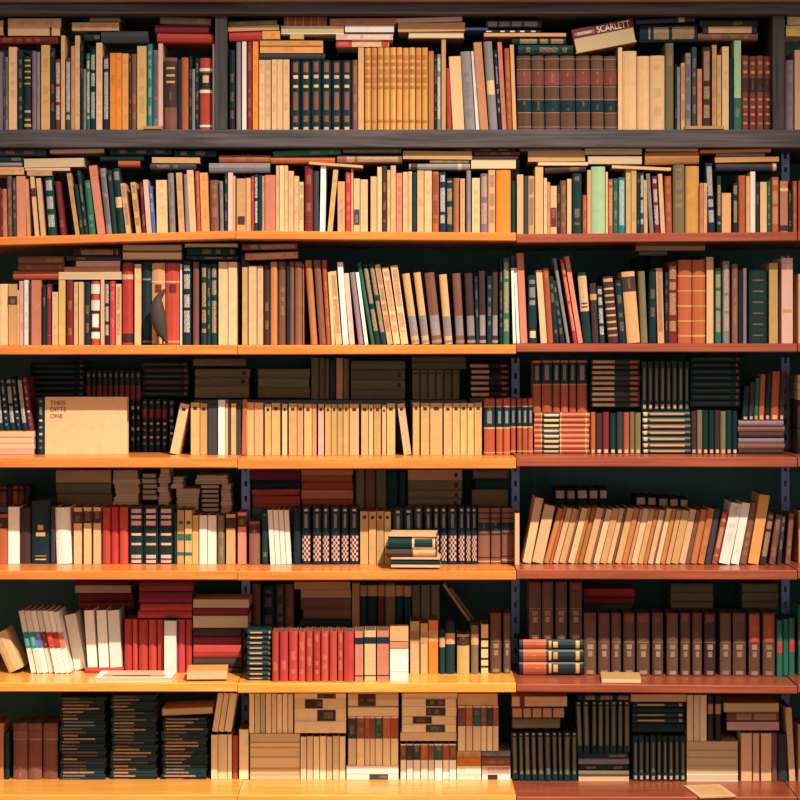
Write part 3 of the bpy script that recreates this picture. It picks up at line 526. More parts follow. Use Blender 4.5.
U(4, '311 319 358 ol; 319.2 325 358.4 ol; 325.2 329 359 ol; 329.2 336 360 dg; 336.2 343 358 ta; 343.2 349 359 ol', 'upper tier', 0.247, common='np B399')
F(4, '351 405 361 369.6 ol np; 351 405 370 380 ol kd np; 351 405 380.2 390 ol kd np; 351 405 390.2 399.4 ol np; 412 466 356.6 361.8 ol np; 412 466 362 369.4 ol np', d=0.247)
U(4, US(412, 460, 6, 370, 'ol', 'kd np B399', jy=0.2), 'upper tier', 0.247)
F(4, FS(470, 509.5, 363, 397.4, 6, 'db bk dg', 'gls np'), d=0.238)
U(4, '484 495 398.6 ru; 496 503 398.6 ru; 503.4 510.2 398.4 ru', common='rs np')
U(4, '510.8 515.8 398.6 ru; 517.2 522 398.4 ru; 522.4 527.8 398.6 ru; 528.2 533 398.4 ru', common='rs np')
F(4, FS(534.4, 589.4, 412.6, 454.6, 8, 'ru', 'rsf np', 0.4))
U(4, '533 541.4 360.4 ru; 542 552 360 ru; 552.6 560.2 360 ru; 560.8 568.4 360.2 ru; 569 576.4 360 ru; 577 587.4 360 ru', 'upper tier', common='rsu np B412.4')
F(4, FS(591, 640, 359, 407.4, 9, 'dg db dk', 'gls np', 0.4))
U(4, '590.6 595.6 412 ru; 596 602.4 413 db; 602.8 609.4 412 mr; 610 616.2 413 dk; 616.8 623 412 dg; 623.4 629.4 412.4 ru; 629.8 634.8 412 ol; 635.2 641 412.6 ol', common='cbm np')
U(4, US(641.4, 690, 8, 361, 'dk bk dk', 'kst2 np B410.4'), 'upper tier')
F(4, FS(642.4, 690, 411, 454.8, 7, 'bk dk db', 'cb np', 0.6))
F(4, FS(691, 740, 355.4, 406.6, 8, 'dk bk', 'dim np', 0.6))
U(4, US(691, 738, 8, 409.6, 'db ol dk bk', 'cbm np', jy=2.0))
F(4, FS(738.6, 784, 420.6, 455, 6, 'pu br db', 'np', 0.8))
U(4, '742 748 386 bk L2; 748.4 753.4 382 db L2; 753.8 758 378 gr L2; 758.4 764 374 ru L2; 764.4 770 373 dk L2; 770.4 778.6 371.4 ru L2; 779 784 371.4 db L2', 'upper tier', common='cbm np B420.2')
F(4, '798 826 375 382 cr f; 798 826 382.4 390 pk f; 798 826 390.4 400 cr f; 798 826 400.4 428 db; 798 826 428.4 455 bk')
# ---------- row 5
U(5, '-6 7.4 514 ru dtop; 8 19.6 506.6 wh; 20 30.2 508 db; 31 50 501 bk emb; 50.4 55 506 dg; 56.6 72 507 wh L-2; 73.6 82 507.4 cr dtop; 83.6 91.4 507 cr dtop; 93.2 101 507 cr dtop; 102 110.2 507.4 rd; 110.8 118.4 507 rd; 119 128 507 rd; 129 143.4 507 bk bw; 143.8 158 507 bk bw; 158.4 173.6 507 bk bw; 174 176.8 512 bk; 177 184.4 510 kh gs; 184.8 192 510 kh gs; 192.2 198.8 515 kh', common='np')
U(5, '199.2 207.4 515 wh np; 207.6 216.6 515 wh np; 217.2 224.6 515 ol; 226 235.4 514 ta dtop np; 237.6 246.4 512 sa dtop np; 248.8 260 521 br dtop np; 261.6 268 511 dk')
U(5, '270.6 275.8 509.6 wh; 276 281.2 509.6 wh; 281.4 286.6 509.6 wh; 286.8 292 509.6 wh', common='np L-3 =booklet')
U(5, '293.4 300.6 508 bk np')
U(5, '301.2 311 507 bk; 312.4 321.6 507 bk; 322 329.6 507 bk; 330.6 340.4 507 bk; 340.8 349 507 bk; 349.4 359 507 bk', common='chk np')
U(5, '360 368.6 511 kh; 368.8 376.2 511.4 kh; 376.4 384 511 kh; 384.2 391 511.4 kh', common='np kd =booklet')
U(5, '393 403 509 bk; 403.6 413.4 508.4 bk; 414 423.4 507 bk; 424.6 432 507 bk; 432.6 439.6 507 bk; 440 447.4 507 bk; 448 457.2 507 bk; 458 465.2 507 bk; 465.6 471 507 bk; 471.2 477.2 507 bk', common='chk np')
U(5, '478 490.2 508 br l5 np; 490.8 500.8 508 br l5 np; 501.6 514 508 br l5 np')
F(5, '389 436 533.6 536.6 cr Y-4; 388 436 536.8 549.4 dk slip Y-3; 387 437 549.6 557.2 db half Y2; 391 440 557.4 558.8 cr Y-3; 391 440 559 564.8 bk Y-3; 391 440 565 567.4 cr Y-3', d=0.03, common='np W.115')
U(5, US(-5, 29.6, 6, 486, 'ru br db', 'bl np B506'), 'upper tier', 0.253)
F(5, '56 111 470.4 482.4 kh np; 56 111 482.8 494 ol np; 57 112 494.4 506 ol np', d=0.25)
F(5, FS(114.6, 138.4, 470.4, 506, 8, 'ps pk', 'f np', 2.0), d=0.25)
F(5, FS(141.5, 157, 473, 500, 5, 'db pu bk', 'np f', 1.0), d=0.256)
F(5, FS(159, 169, 468.6, 506, 8, 'ps sa', 'f np', 1.6), d=0.247)
F(5, FS(172, 182, 477, 488.4, 3, 'ps pk', 'f np', 1.5) + ';' + FS(176.6, 199, 488.6, 509.6, 5, 'pk ps', 'f np', 0.8), d=0.25)
F(5, FS(196, 228, 475.4, 484, 2, 'ps', 'f np', 1.2) + ';' + FS(201, 219.5, 484.4, 512, 6, 'db bk', 'f np', 0.8) + ';' + FS(221, 230.5, 484.4, 514, 7, 'ps sa', 'f np', 1.0), d=0.25)
F(5, '251 300 470.4 480.6 mr; 252 300 481.2 489 dk; 252 300 489.4 495.6 ru T1; 253 300 496.4 508 ru', d=0.247, common='np')
F(5, '301.4 353 470 475 sa; 301.4 352 475.2 482 ru; 302 353 482.2 490 ru; 301.4 353 490.2 498.6 sa; 302 353 498.8 506.8 ru', d=0.247, common='np')
U(5, '355.6 364.6 470 ol; 365 375.6 470.4 br; 376 386.4 470 ol; 387 398 471 dk; 398.4 406.4 472 dk', 'upper tier', 0.247, common='np B508')
F(5, '408 462 470 480.2 ta; 408 462 480.4 490.6 ol; 408 462 490.8 498.8 ol; 408 461 499 507 ol', d=0.247, common='np kd')
F(5, '473 508 470.4 478.6 ol; 475 508 479 489.4 dk; 472 508 489.8 507.4 ol', d=0.238, common='np')
U(5, '515 519.6 513 cr np D.08')
U(5, '522 530.8 497 cr L13; 531.2 542.6 504 cr L13', d=0.112, common='np')
fan = [(543, 549, 'lb'), (549.2, 552, 'ru'), (552.2, 558, 'cr'), (558.2, 565, 'ta'), (565.2, 567, 'br'), (567.2, 574, 'cr'), (574.2, 577.4, 'lb'), (577.6, 582.6, 'lb'), (582.8, 590, 'ta'), (590.2, 592.4, 'br'), (592.6, 599, 'cr'), (599.2, 606, 'ta'), (606.2, 611.2, 'cr'), (611.4, 614, 'br'), (614.2, 621, 'ta'), (621.2, 627, 'lb'), (627.2, 630.4, 'ta'), (630.6, 637, 'cr'), (637.2, 642.6, 'ta'), (642.8, 647, 'lb'), (647.2, 652.6, 'cr'), (652.8, 654.4, 'br'), (654.6, 659.6, 'cr'), (659.8, 665, 'lb'), (665.2, 670, 'ta'), (670.2, 678, 'ta'), (678.2, 685, 'cr'), (685.2, 689.6, 'br'), (689.8, 697, 'lb')]
U(5, ';'.join('%.1f %.1f %.1f %s L%.1f' % (a, b, 506.5 + random.uniform(0, 1.5) + (a - 543) * 0.012, c, 15 - (a - 543) * 0.025) for a, b, c in fan), d=0.112, common='np')
U(5, '697.4 704 508 lb L11; 704.6 711 508 dg L10; 711.4 717.4 511 ru ct L11; 718 729.4 502 wh L13; 730 738.6 502 wh L12; 739.2 746.6 502 br L11; 747.2 758.2 494 go L12 np; 759 766.2 511 db ct L9; 768.6 775.4 514 br L7; 777 781 515 dg L5; 785 790.4 513 br L4', d=0.105, common='')
U(5, '798.4 806 510 ta np; 806.4 814 508 db')
U(5, '555 565.4 488.6 bk; 566.6 575.6 488.8 bk; 577 588 488.4 bk; 589 598.4 488.6 bk; 599.4 607.6 488.4 bk; 636 646.4 495.6 bk; 647.6 656.6 496 bk; 658.6 668.6 497 bk; 669.6 679 497.4 bk; 680 688.6 498 bk', 'back row', 0.235, common='hlab np')
# ---------- row 6
U(6, '9 26 628 cr L-20 np')
U(6, '31.4 37 609 wh teal; 37.2 43 609 wh teal; 43.2 49 609 wh blue; 49.2 54.8 609 wh mar; 55 60.6 609 wh redb; 60.8 66.2 609.4 wh redb; 66.4 71.6 610 wh pinb', common='np L-13 =booklet')
U(6, '75 87 612 wh L-11 D.165; 88 98 610 wh L-4 B667.6; 99.4 109.6 610 wh L-3 B667.6; 110.4 122.4 610 wh L-3 B667.6', d=0.13, common='np')
F(6, '85 123.4 667.9 674.6 rd np', d=0.125)
U(6, '124 132 618 rd; 132.4 137.4 618 rd; 138 147.6 618.4 rd; 148.2 156.6 618.4 rd; 157.2 163.4 618.4 rd; 177.8 185 618.4 rd; 185.6 192 618.4 rd', d=0.13, common='np')
U(6, '164 176.4 619.4 wh np D.112')
F(6, '76 129 581.6 585.4 mr; 75 131 585.6 592.6 cr f; 79 133 593 602 mr; 79 134 602.4 609 mr', d=0.215, common='np')
F(6, '139 193 582 591.4 mr; 139 192 592 603.6 mr; 140 192 604 611 rd; 138 192 611.4 618 rd', d=0.13, common='np')
F(6, '193 249 599.6 607.6 cr f; 193 248 608 615.6 mr; 193 248 616 627.6 cr f; 193.4 241 628 636.6 db; 193.4 241 637 644.6 mr; 193.4 241 645 658 rd; 193.4 241 658.4 668 db; 193.4 241 668.4 676.4 db', d=0.13, common='np')
F(6, '187 227 670 679.4 go f D.02 np Y3 W.10')
F(6, FS(247.6, 271, 630, 681.6, 10, 'dk bk', 'gl2 np', 0.4), d=0.04)
U(6, '272 278.6 630.6 rd; 279.2 288 630 rd; 288.6 297.6 630 rd; 298.4 305.4 630.4 rd; 306 312.6 630 rd; 313.2 320.4 630 rd; 321 328.6 630 rd; 329.4 337 630.2 rd; 337.6 343 630 rd; 343.6 354 630.4 rd np; 354.8 363.4 629.6 sa bl np; 364.4 376 629 cr bl np; 376.8 389 629 sa bl np', d=0.02)
F(6, '390 408.4 630 641.2 ta; 390 408.4 641.6 648 sa; 390 408.4 648.4 660 wh; 390 408.4 660.4 671.6 wh; 390 408.4 672 683 wh', d=0.03, common='np')
U(6, '410 419.6 620 cr tl; 420.4 428 622 ta tl; 428.4 438.2 619 or tl; 439.4 445 628 dk tl; 445.4 455 623 dk tl; 457 469.6 633 kh dtop; 471 478.6 624 ol tl; 481 488.4 623 cr wb; 490.4 501.6 612 hb hd; 503.4 510.8 612 hb hd', common='np')
U(6, '252 260.6 583 br; 262 274.6 585 bk; 275 284.6 583.4 dg; 285 293.8 583 br', 'back row', 0.247)
F(6, '294.4 350 582 589.2 ta; 301 351 589.4 597.6 ta; 301 351 597.8 609.4 br; 303 351 609.6 619 br; 300 351 619.4 629 dk', d=0.247, common='np')
U(6, '352 359.8 582 ta; 360.2 366.8 582 dk tip; 367 377.4 582 dk tip; 377.8 384.8 582 mr tip; 385.2 395.4 582.4 ol tip; 395.8 403.6 582 dk tip; 404 411.4 582.6 dk tip; 411.8 420.6 584 ol; 421 430.6 584 ol; 431 440 584 ol', 'back row', 0.244, common='np')
F(6, '434 479 601 603.6 ta np T-54.5; 442 482 602.6 605.4 ol np T-53', d=0.247)
F(6, '519.4 583.4 640 649.4 bk two; 519.4 583.4 650 661.6 bk two; 519.4 583.4 662.2 674.6 bk two', d=0.11, common='np')
U(6, '529 541.4 582 hb; 542 553.6 582 hb; 555.6 567.2 582 hb; 569.6 582.4 582 hb', 'upper tier', 0.12, common='hd np B639.6')
F(6, '584 635 589 597 rd D.215; 584 634 597.4 604.4 mr D.215; 584 632 604.8 611.6 dg D.215; 671 713 584 592.6 ol; 671 713 593 602 ol; 671 713 602.4 611 ol; 742 778 584 592.6 ol; 742 778 593 602 ol; 742 778 602.4 611 ol', d=0.238, common='np')
U(6, '584 596.4 612 hb hd; 598.4 610.2 612 hb hd; 611.6 621.4 612 hb hd; 623.4 635.2 612 hb hd; 637 650 612 hb hd; 652.4 663.6 612 hb hd; 667 678.4 612 hb hd; 680.6 690.6 612 hb hd; 692.6 702.4 612 hb hd; 704.4 716 612 db hd; 720 731.6 612 hb hd; 733 746.4 612 hb hd; 749 760.4 612 hb hdo; 763 775.4 612 hb hdo; 777 783 619 gr redlab; 783.4 788.6 618 gr; 789 795 617 gr redlab', common='np')
U(6, '798.4 806 604 gr redlab np; 806.4 812 610 dk')
F(6, '601.6 641 678 684.6 kh np f D.012 Y-4 W.11')
# ---------- row 7
U(7, '-6 3.6 721 sa; 4.6 9.4 730 dk; 13 27.4 721 rb r3; 28 41.6 721 rb r3; 42.6 57.4 721 rb r3', common='np')
for (a, b_, y0, n) in ((60.5, 105, 697, 25), (111.5, 156.5, 695, 26), (162.5, 207, 717.5, 19)):
    F(7, FS(a, b_, y0, 781, n, 'bk dk bk dk bk bk', '=magazine mt', 1.4))
F(7, '162 212.5 708 714.6 ta np T2.5 f')
U(7, '211 217.8 732.4 ps; 218 227.6 732 ps; 227.8 231.8 732 ps; 232 238 733 ru; 239 248.6 727 ps', common='np')
U(7, '211.6 217.6 693 ps L6; 217.8 223.4 693 ps L6; 223.6 231 693 ps L6', 'upper tier', common='np B732')
U(7, US(249, 293.4, 8, 693.6, 'ps', 'np B733'), 'upper tier')
F(7, '250 299.8 733.4 742.4 ta; 250 299.8 742.6 747.4 ta; 250 299.8 747.6 757 ta; 250 299.8 757.2 768 ta; 250 299.8 768.2 774.6 ta; 250 299.8 774.8 781.4 ta', common='np f')
U(7, US(300.2, 345.6, 7, 733.6, 'ps', 'np'))
F(7, '294.6 346 693.6 698.6 ps fpic; 294.6 346 698.8 709 ps fpic3; 294.6 346 709.2 721.6 ps fpic; 294.6 346 721.8 733 ps', common='np')
F(7, '348 398.4 693.6 707 ps fpic3; 348 398.4 707.4 716 ps', common='np')
U(7, '348 356.6 716.4 ps pic1; 356.8 364.6 716.4 ps pic3; 364.8 370 716.4 ps pic4; 370.2 375 716.4 ps pic3; 375.2 382.6 716.4 ps pic2; 382.8 390.6 716.4 ps pic4; 390.8 398.4 716.4 ps pic4', 'upper tier', common='np B765.8')
F(7, '346.6 398.4 766.2 773.6 wh; 346.6 398.4 774 782.6 wh fpic', common='np')
F(7, '402 457 693.6 698.4 ps; 402 456 698.8 706.6 ps fpic; 402 456.4 707 716 ps fpic; 402 456 716.4 724 ps fpic3; 402 456 724.4 732.4 ps fpic; 400.4 456.4 732.8 740.8 ps', common='np')
U(7, '400.4 406.4 741.4 wh pic3; 406.6 413 741.4 wh pic1; 413.2 420.6 741.4 wh pic1; 420.8 428 741.4 wh pic4; 428.2 434.4 741.4 wh pic3; 434.6 442.6 741.4 wh pic2; 442.8 449 741.4 wh pic4; 449.2 456.4 741.4 wh pic3', common='np')
F(7, '457.6 497.6 694 705.6 cr np')
U(7, '457.8 465.6 706 ps pic3; 465.8 472.6 706 ps pic4; 472.8 481 706 ps pic2; 481.2 486.6 706 ps pic3; 487 492.6 706 ps pic1; 492.8 498.6 706 ps pic4', 'upper tier', common='np B750.8')
F(7, '457 481 751.2 757.6 ta; 457 481 758 765.6 or; 457 481 766 774.6 wh; 457 481 775 783 wh; 482 510.4 751.2 757 gy; 482 510.4 757.4 765.4 br; 482 510.4 765.8 774 pk bt; 482 510.4 774.4 783 wh fpic3', common='')
F(7, '512 567 696.6 706.4 cr rl np; 512.6 564 708.4 717.4 ta gaps np; 512.6 560 719 728.6 ol')
U(7, '512.4 519 730 dk L-1; 519.4 524.6 730 dk L-1; 525 531.6 729.4 dk L-1; 532 537.6 729.4 dk L-1; 538 545.2 729.4 dk L-1; 545.6 552 729.4 dk L-1; 552.4 558.6 729.4 dk L-1; 559 563.2 729.4 dk L-1; 563.6 571 729.4 dk; 571.4 577.4 729.4 dk', common='kst np')
F(7, '577.6 631 695 700.6 dk ct')
U(7, '577.8 583.6 701 dk L-2; 584 590.6 701 dk L-1; 591.4 597.2 701 dk; 597.6 604 701 dk; 604.4 610.2 701 dk; 610.6 617 701 dk; 617.4 623.4 701 dk; 623.8 630.4 701 dk', 'upper tier', common='kst np B752.8')
F(7, '578.6 629 753.2 758.6 dk; 578.6 629 759 764.6 gy np; 578.6 629 765 770.6 dk; 578.6 629 771 776.4 ol np; 578.6 629 776.8 783.4 cr f np')
F(7, '630.6 686.4 694.6 701.6 cr np; 632.4 684 702 707.6 dk gl2; 632.4 684 708 712.4 dk; 632.4 684 712.6 717.4 dk gl2; 632.4 684 717.6 723.4 dk gl2; 632.4 684 723.8 732.4 dk np')
U(7, US(632.6, 686, 9, 733, 'dk', 'kst2 np'))
U(7, '687 693.4 695 ps; 693.6 700 695 ps; 700.2 706.8 695 ps; 708 713.4 696 db tl; 715.6 721 696 db tl', 'upper tier', common='np B741')
F(7, '686.8 738 741.4 750 ta; 686.8 738 750.2 757.4 ta; 686.8 738 757.6 766 ta; 686.8 738 766.2 774 ta; 686.8 738 774.2 784.6 wh', common='np f')
F(7, '724 779 703 712.2 ta f; 727 779 712.6 721.6 br ct; 727 779 722 730.2 pk np')
U(7, '741 752 730.6 cr; 752.8 759.4 730.8 cr; 761 771.6 730.8 cr; 771.8 777.6 730.8 br; 778 788 732 dg; 789.6 796 705 cr L-4', common='np')
U(7, '798.2 805 722 ta np; 805.4 812 726 db')

# ---------- bays
def bay_of(b):
    c = (b.x0 + b.x1) / 2
    if b.row == 1: return 'left' if c < 221 else ('middle' if c < 779 else 'right')
    return 'left' if c < 239 else ('middle' if c < 516.4 else ('right' if c < 797.4 else 'far right'))
for b in BOOKS: b.bay = bay_of(b)

# ---------- settle: trim uprights and flats that would poke into the flat book above
flats = [b for b in BOOKS if b.flat]; ups = [b for b in BOOKS if not b.flat]
def xov(a, b):
    a0, a1 = a.x0 + min(0, getattr(a, 'lean', 0)), a.x1 + max(0, getattr(a, 'lean', 0))
    return min(a1, b.x1) - max(a0, b.x0)
for fb in flats:
    same = [u for u in ups if u.row == fb.row and abs(u.d - fb.d) < 0.09 and xov(u, fb) > 0.4]
    for u in same:
        slope = math.tan(R(fb.tilt)); xc = (u.x0 + u.x1) / 2 + u.lean
        yb = fb.y1 - slope * (xc - (fb.x0 + fb.x1) / 2)
        if u.y0 < yb + 0.15 and yb - u.y0 < 12 and (u.base is None or u.base > yb + 5): u.y0 = yb + 0.15
for fb in flats:
    for g in flats:
        if g is fb or g.row != fb.row or abs(g.d - fb.d) > 0.08: continue
        if xov(g, fb) > 0.5 and fb.y0 < g.y1 - 0.05 < fb.y1 - 0.05 and g.y1 > fb.y0 and g.y0 < fb.y0 and g.y1 - fb.y0 < 3.5 and abs(g.tilt) < 20 and abs(fb.tilt) < 20:
            fb.y0 = g.y1 + 0.1

# ---------- labels
ORD = ['zeroth', 'first', 'second', 'third', 'fourth', 'fifth', 'sixth', 'seventh', 'eighth', 'ninth', 'tenth', 'eleventh', 'twelfth', 'thirteenth', 'fourteenth', 'fifteenth', 'sixteenth', 'seventeenth', 'eighteenth', 'nineteenth', 'twentieth']
ORD += ['twenty-' + o for o in ORD[1:10]] + ['thirtieth'] + ['thirty-' + o for o in ORD[1:10]]
ROWN = {1: 'top shelf', 2: 'second shelf', 3: 'third shelf', 4: 'fourth shelf', 5: 'fifth shelf', 6: 'sixth shelf', 7: 'bottom shelf'}
KIND_NAME = {'hardback': 'hardback_book', 'paperback': 'paperback_book', 'leather volume': 'leather_volume', 'booklet': 'booklet', 'bound journal': 'bound_journal', 'thin book': 'thin_book', 'pocket book': 'softcover_book', 'magazine': 'magazine'}
for b in BOOKS:
    if b.kind is None:
        wpx = (b.y1 - b.y0) if b.flat else (b.x1 - b.x0)
        if b.dec in LEATHER: b.kind = 'leather volume'
        elif b.c in PAPER and wpx < 12.5: b.kind = 'paperback'
        else: b.kind = 'hardback'
        if b.kind == 'hardback' and (b.c in ('ol',) or (b.row >= 4 and b.c in ('bk', 'dk', 'dg', 'db'))): b.kind = 'bound journal'
        elif b.kind == 'hardback' and wpx < 4.8: b.kind = 'thin book'
        if b.kind == 'paperback' and b.row >= 4 and (b.base is not None or b.flat): b.kind = 'pocket book'  # lower-row paperbacks split off as softcovers
    th = (b.y1 - b.y0) if b.flat else (b.x1 - b.x0)
    size = '' if b.kind in ('magazine', 'thin book') else ('slim ' if th < 4.6 else ('thick ' if th > 11.5 else ''))
    dw = DEC_WORDS.get(b.dec, '')
    b.look = size + PAL[b.c][1] + ' ' + b.kind + ((' ' + dw) if dw else '')
# uprights
from collections import defaultdict
grp = defaultdict(list)
for b in ups:
    pose = 'leaning left' if b.lean < -3.5 else ('leaning right' if b.lean > 3.5 else 'standing')
    b.pose = pose
    grp[(b.row, b.bay, b.tier, b.look, pose)].append(b)
for key, L in grp.items():
    row, bay, tier, look, pose = key
    L.sort(key=lambda q: q.x0)
    for i, b in enumerate(L):
        o = '' if len(L) == 1 else ', %s such from left' % ORD[i + 1]
        place = '%s %s bay' % (ROWN[row], bay)
        b.label = '%s %s%s%s, %s' % (look, pose, o, (', ' + tier) if tier else '', place)
    # keep within sixteen words
    for b in L:
        if len(b.label.split()) > 16: b.label = b.label.replace(' standing', '')
        if len(b.label.split()) > 16: b.label = b.label.replace(' leaning', '').replace(' from left', '')
# flats: piles found by overlap, counted from the left
piles = defaultdict(list)
for b in flats:
    L = piles[(b.row, b.bay)]
    for p in L:
        if any(xov(b, q) > 0.55 * min(b.x1 - b.x0, q.x1 - q.x0) and (abs(q.y1 - b.y0) < 4 or abs(q.y0 - b.y1) < 4) for q in p):
            p.append(b); break
    else: L.append([b])
for (row, bay), L in piles.items():
    L.sort(key=lambda p: min(q.x0 for q in p))
    for pi, p in enumerate(L):
        p.sort(key=lambda q: (round(q.y0, 1), q.x0))
        for i, b in enumerate(p):
            place = '%s %s bay' % (ROWN[row], bay)
            pw = '' if len(L) == 1 else ' %s' % ORD[pi + 1]
            if len(p) == 1: b.label = '%s lying flat alone, %s flat group from left, %s' % (b.look, ORD[pi + 1], place)
            else:
                pos = 'topmost' if i == 0 else ('bottom' if i == len(p) - 1 else ORD[i + 1] + ' down')
                b.label = '%s, %s in%s flat pile from left, %s' % (b.look, pos, pw, place)
            if len(b.label.split()) > 16:
                b.label = b.label.replace(b.look, PAL[b.c][1] + ' ' + b.kind)

# ---------- build
def spine_profile(w_, dep, bulge, t):
    """outer and inner polylines of a cover around a rounded or square spine (spine at y = 0)"""
    hw = w_ / 2
    if bulge > 0:
        outer = [(-hw, dep), (-hw, bulge)]; inner = [(-hw + t, dep), (-hw + t, bulge + t)]
        for a in (-0.66, 0.0, 0.66):
            outer.append((hw * a, bulge * (a * a))); inner.append(((hw - t) * a, t + bulge * (a * a)))
        outer += [(hw, bulge), (hw, dep)]; inner += [(hw - t, bulge + t), (hw - t, dep)]
    else:
        outer = [(-hw, dep), (-hw, 0), (hw, 0), (hw, dep)]; inner = [(-hw + t, dep), (-hw + t, t), (hw - t, t), (hw - t, dep)]
    return outer, inner
def band_vf(w_, bulge, wf, z0, z1, pr):
    hw = w_ / 2 + (pr if wf >= 0.95 else 0)
    if wf < 0.95: hw *= wf
    if bulge > 0:
        q = lambda x: bulge * (x / (w_ / 2)) ** 2
        xs = [-1, -0.6, 0, 0.6, 1]
        prof = [(hw * a, q(min(w_ / 2, abs(hw * a))) - pr) for a in xs]
        y1 = max(p[1] for p in prof) + 0.0022
        prof = prof + [(hw, y1), (-hw, y1)]
    else:
        prof = [(-hw, -pr), (hw, -pr), (hw, 0.0018), (-hw, 0.0018)]
    return prism_vf(prof, z0, z1)

def seat_z(b):
    """highest board surface under the thing"""
    k = k_at(b.d)
    return max(shelf_z(b.row, 400 + (px - 400) * k) for px in (b.x0, (b.x0 + b.x1) / 2, b.x1))
def build_book(b):
    k = k_at(b.d)
    if b.flat:
        T = (b.y1 - b.y0) * S * k; Hh = (b.x1 - b.x0) * S * k
        zlo, zhi = wz(b.y1, b.d), wz(b.y0, b.d)
        if abs(b.tilt) < 20:
            rise = Hh / 2 * abs(math.tan(R(b.tilt)))
            zhi = min(zhi, ceil_z(b.row, b.x0, b.x1) - rise - 0.001); zlo = max(zlo, seat_z(b) + 0.0006)
            zlo = min(zlo, zhi - 0.006)
        T = zhi - zlo; b.cz = (zlo + zhi) / 2
    else:
        T = (b.x1 - b.x0 - min(0.6, 0.09 * (b.x1 - b.x0))) * S * k
        zb = wz(b.base, b.d) if b.base is not None else seat_z(b) + 0.0006
        top = wz(b.y0 + (max(0.0, (b.y0 - 480) * 0.010) if b.base is None else 0), b.d); H = top - zb
        a = math.atan2(b.lean * S * k, H)
        ca, sa = math.cos(a), abs(math.sin(a))
        T = T * ca; Hh = (H - T * sa) / ca
    front = not (b.d > ROWD[b.row] * DK + 0.08)
    if b.flat:
        dep = 0.13 if Hh < 0.16 else (0.15 if b.row < 4 else 0.137)
        dep = min(dep, 0.548 - b.d)
        if Hh < 0.08: dep = 0.12
        if b.len: dep = b.len
    else:
        dep = min(max(0.11, Hh * 0.72), (0.155 if b.row < 4 else 0.138) if front else 0.16, 0.548 - b.d)
        if front and b.d < 0.06: dep = min(dep, 0.155)
    dep *= random.uniform(0.95, 1.0)
    hard = b.kind in ('hardback', 'leather volume', 'bound journal', 'thin book')
    t = min(0.0026 if hard else (0.0022 if b.fore else 0.0009), T * 0.18)
    bulge = min(0.007, T * 0.28) if hard else (0.0012 if b.kind == 'magazine' else 0.0)
    root = bpy.data.objects.new(KIND_NAME[b.kind], None); root.empty_display_size = 0.03
    col.objects.link(root)
    finish = 'leather' if b.kind == 'leather volume' else ('cloth' if hard else 'paper')
    prt = b.prt
    if prt == 'no': prt = None
    elif prt is None:
        prt = (CONTRAST[b.c], 't') if (b.dec is None and random.random() < 0.8) else None
    outer, inner = spine_profile(T, dep, bulge, t)
    v, f = ngon_cover_vf(outer, inner, 0, Hh)
    cov = mesh_obj('cover', v, f, cover_mat(b.c, finish, prt), root)
    ov = 0.0025 if hard else 0.0006
    yi = bulge + t if hard else t
    v, f = box_vf(-T / 2 + t, T / 2 - t, yi + 0.0002, dep - (0.003 if hard else 0.0004), ov, Hh - ov)
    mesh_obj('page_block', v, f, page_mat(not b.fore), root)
    if b.dec and not b.fore:
        for bi, (z0, z1, c, wf) in enumerate(DEC[b.dec]):
            v, f = band_vf(T, bulge, wf, z0 * Hh, z1 * Hh, 0.0006 + 0.00012 * bi)
            nm = 'title_label' if (z1 - z0) > 0.09 else 'spine_band'
            fin = 'leather' if finish == 'leather' else 'label'
            pr = (CONTRAST.get(c, 'bk'), 't') if c != 'chequer' and (z1 - z0) > 0.13 and wf > 0.8 and c != b.c else None
            mesh_obj(nm, v, f, chequer_mat() if c == 'chequer' else cover_mat(c, fin, pr), cov)
    if b.flat:
        # local z -> world x, local x -> world z ; spine (or fore edge) towards the room
        cx = wx((b.x0 + b.x1) / 2, b.d); cz = b.cz
        for ch in root.children:      # centre the thing so that it turns about its middle
            ch.location = (0, 0, -Hh / 2)
        from mathutils import Matrix
        M = Matrix.Rotation(R(-b.tilt), 4, 'Y') @ Matrix.Rotation(R(b.yaw), 4, 'Z') @ Matrix.Rotation(R(90), 4, 'Y')
        if b.fore:
            M = Matrix.Rotation(R(-b.tilt), 4, 'Y') @ Matrix.Rotation(R(b.yaw), 4, 'Z') @ Matrix.Translation((0, dep, 0)) @ Matrix.Rotation(R(180), 4, 'Z') @ Matrix.Rotation(R(90), 4, 'Y')
        root.matrix_world = Matrix.Translation((cx, b.d, cz)) @ M
    else:
        if b.lean < 0: px, sx = wx(b.x0, b.d), T / 2
        elif b.lean > 0: px, sx = wx(b.x1, b.d), -T / 2
        else: px, sx = wx((b.x0 + b.x1) / 2, b.d), 0
        for ch in root.children: ch.location = (sx, 0, 0)
        root.location = (px, b.d, zb)
        root.rotation_euler = (0, a, 0)
    root['label'] = b.label
    root['category'] = {'leather volume': 'leather book'}.get(b.kind, b.kind)
    root['group'] = ('flat books' if b.flat else 'upright books') + ', ' + ROWN[b.row] + ', ' + b.bay + ' bay'
    b.obj = root
    return root
for b in BOOKS: build_book(b)

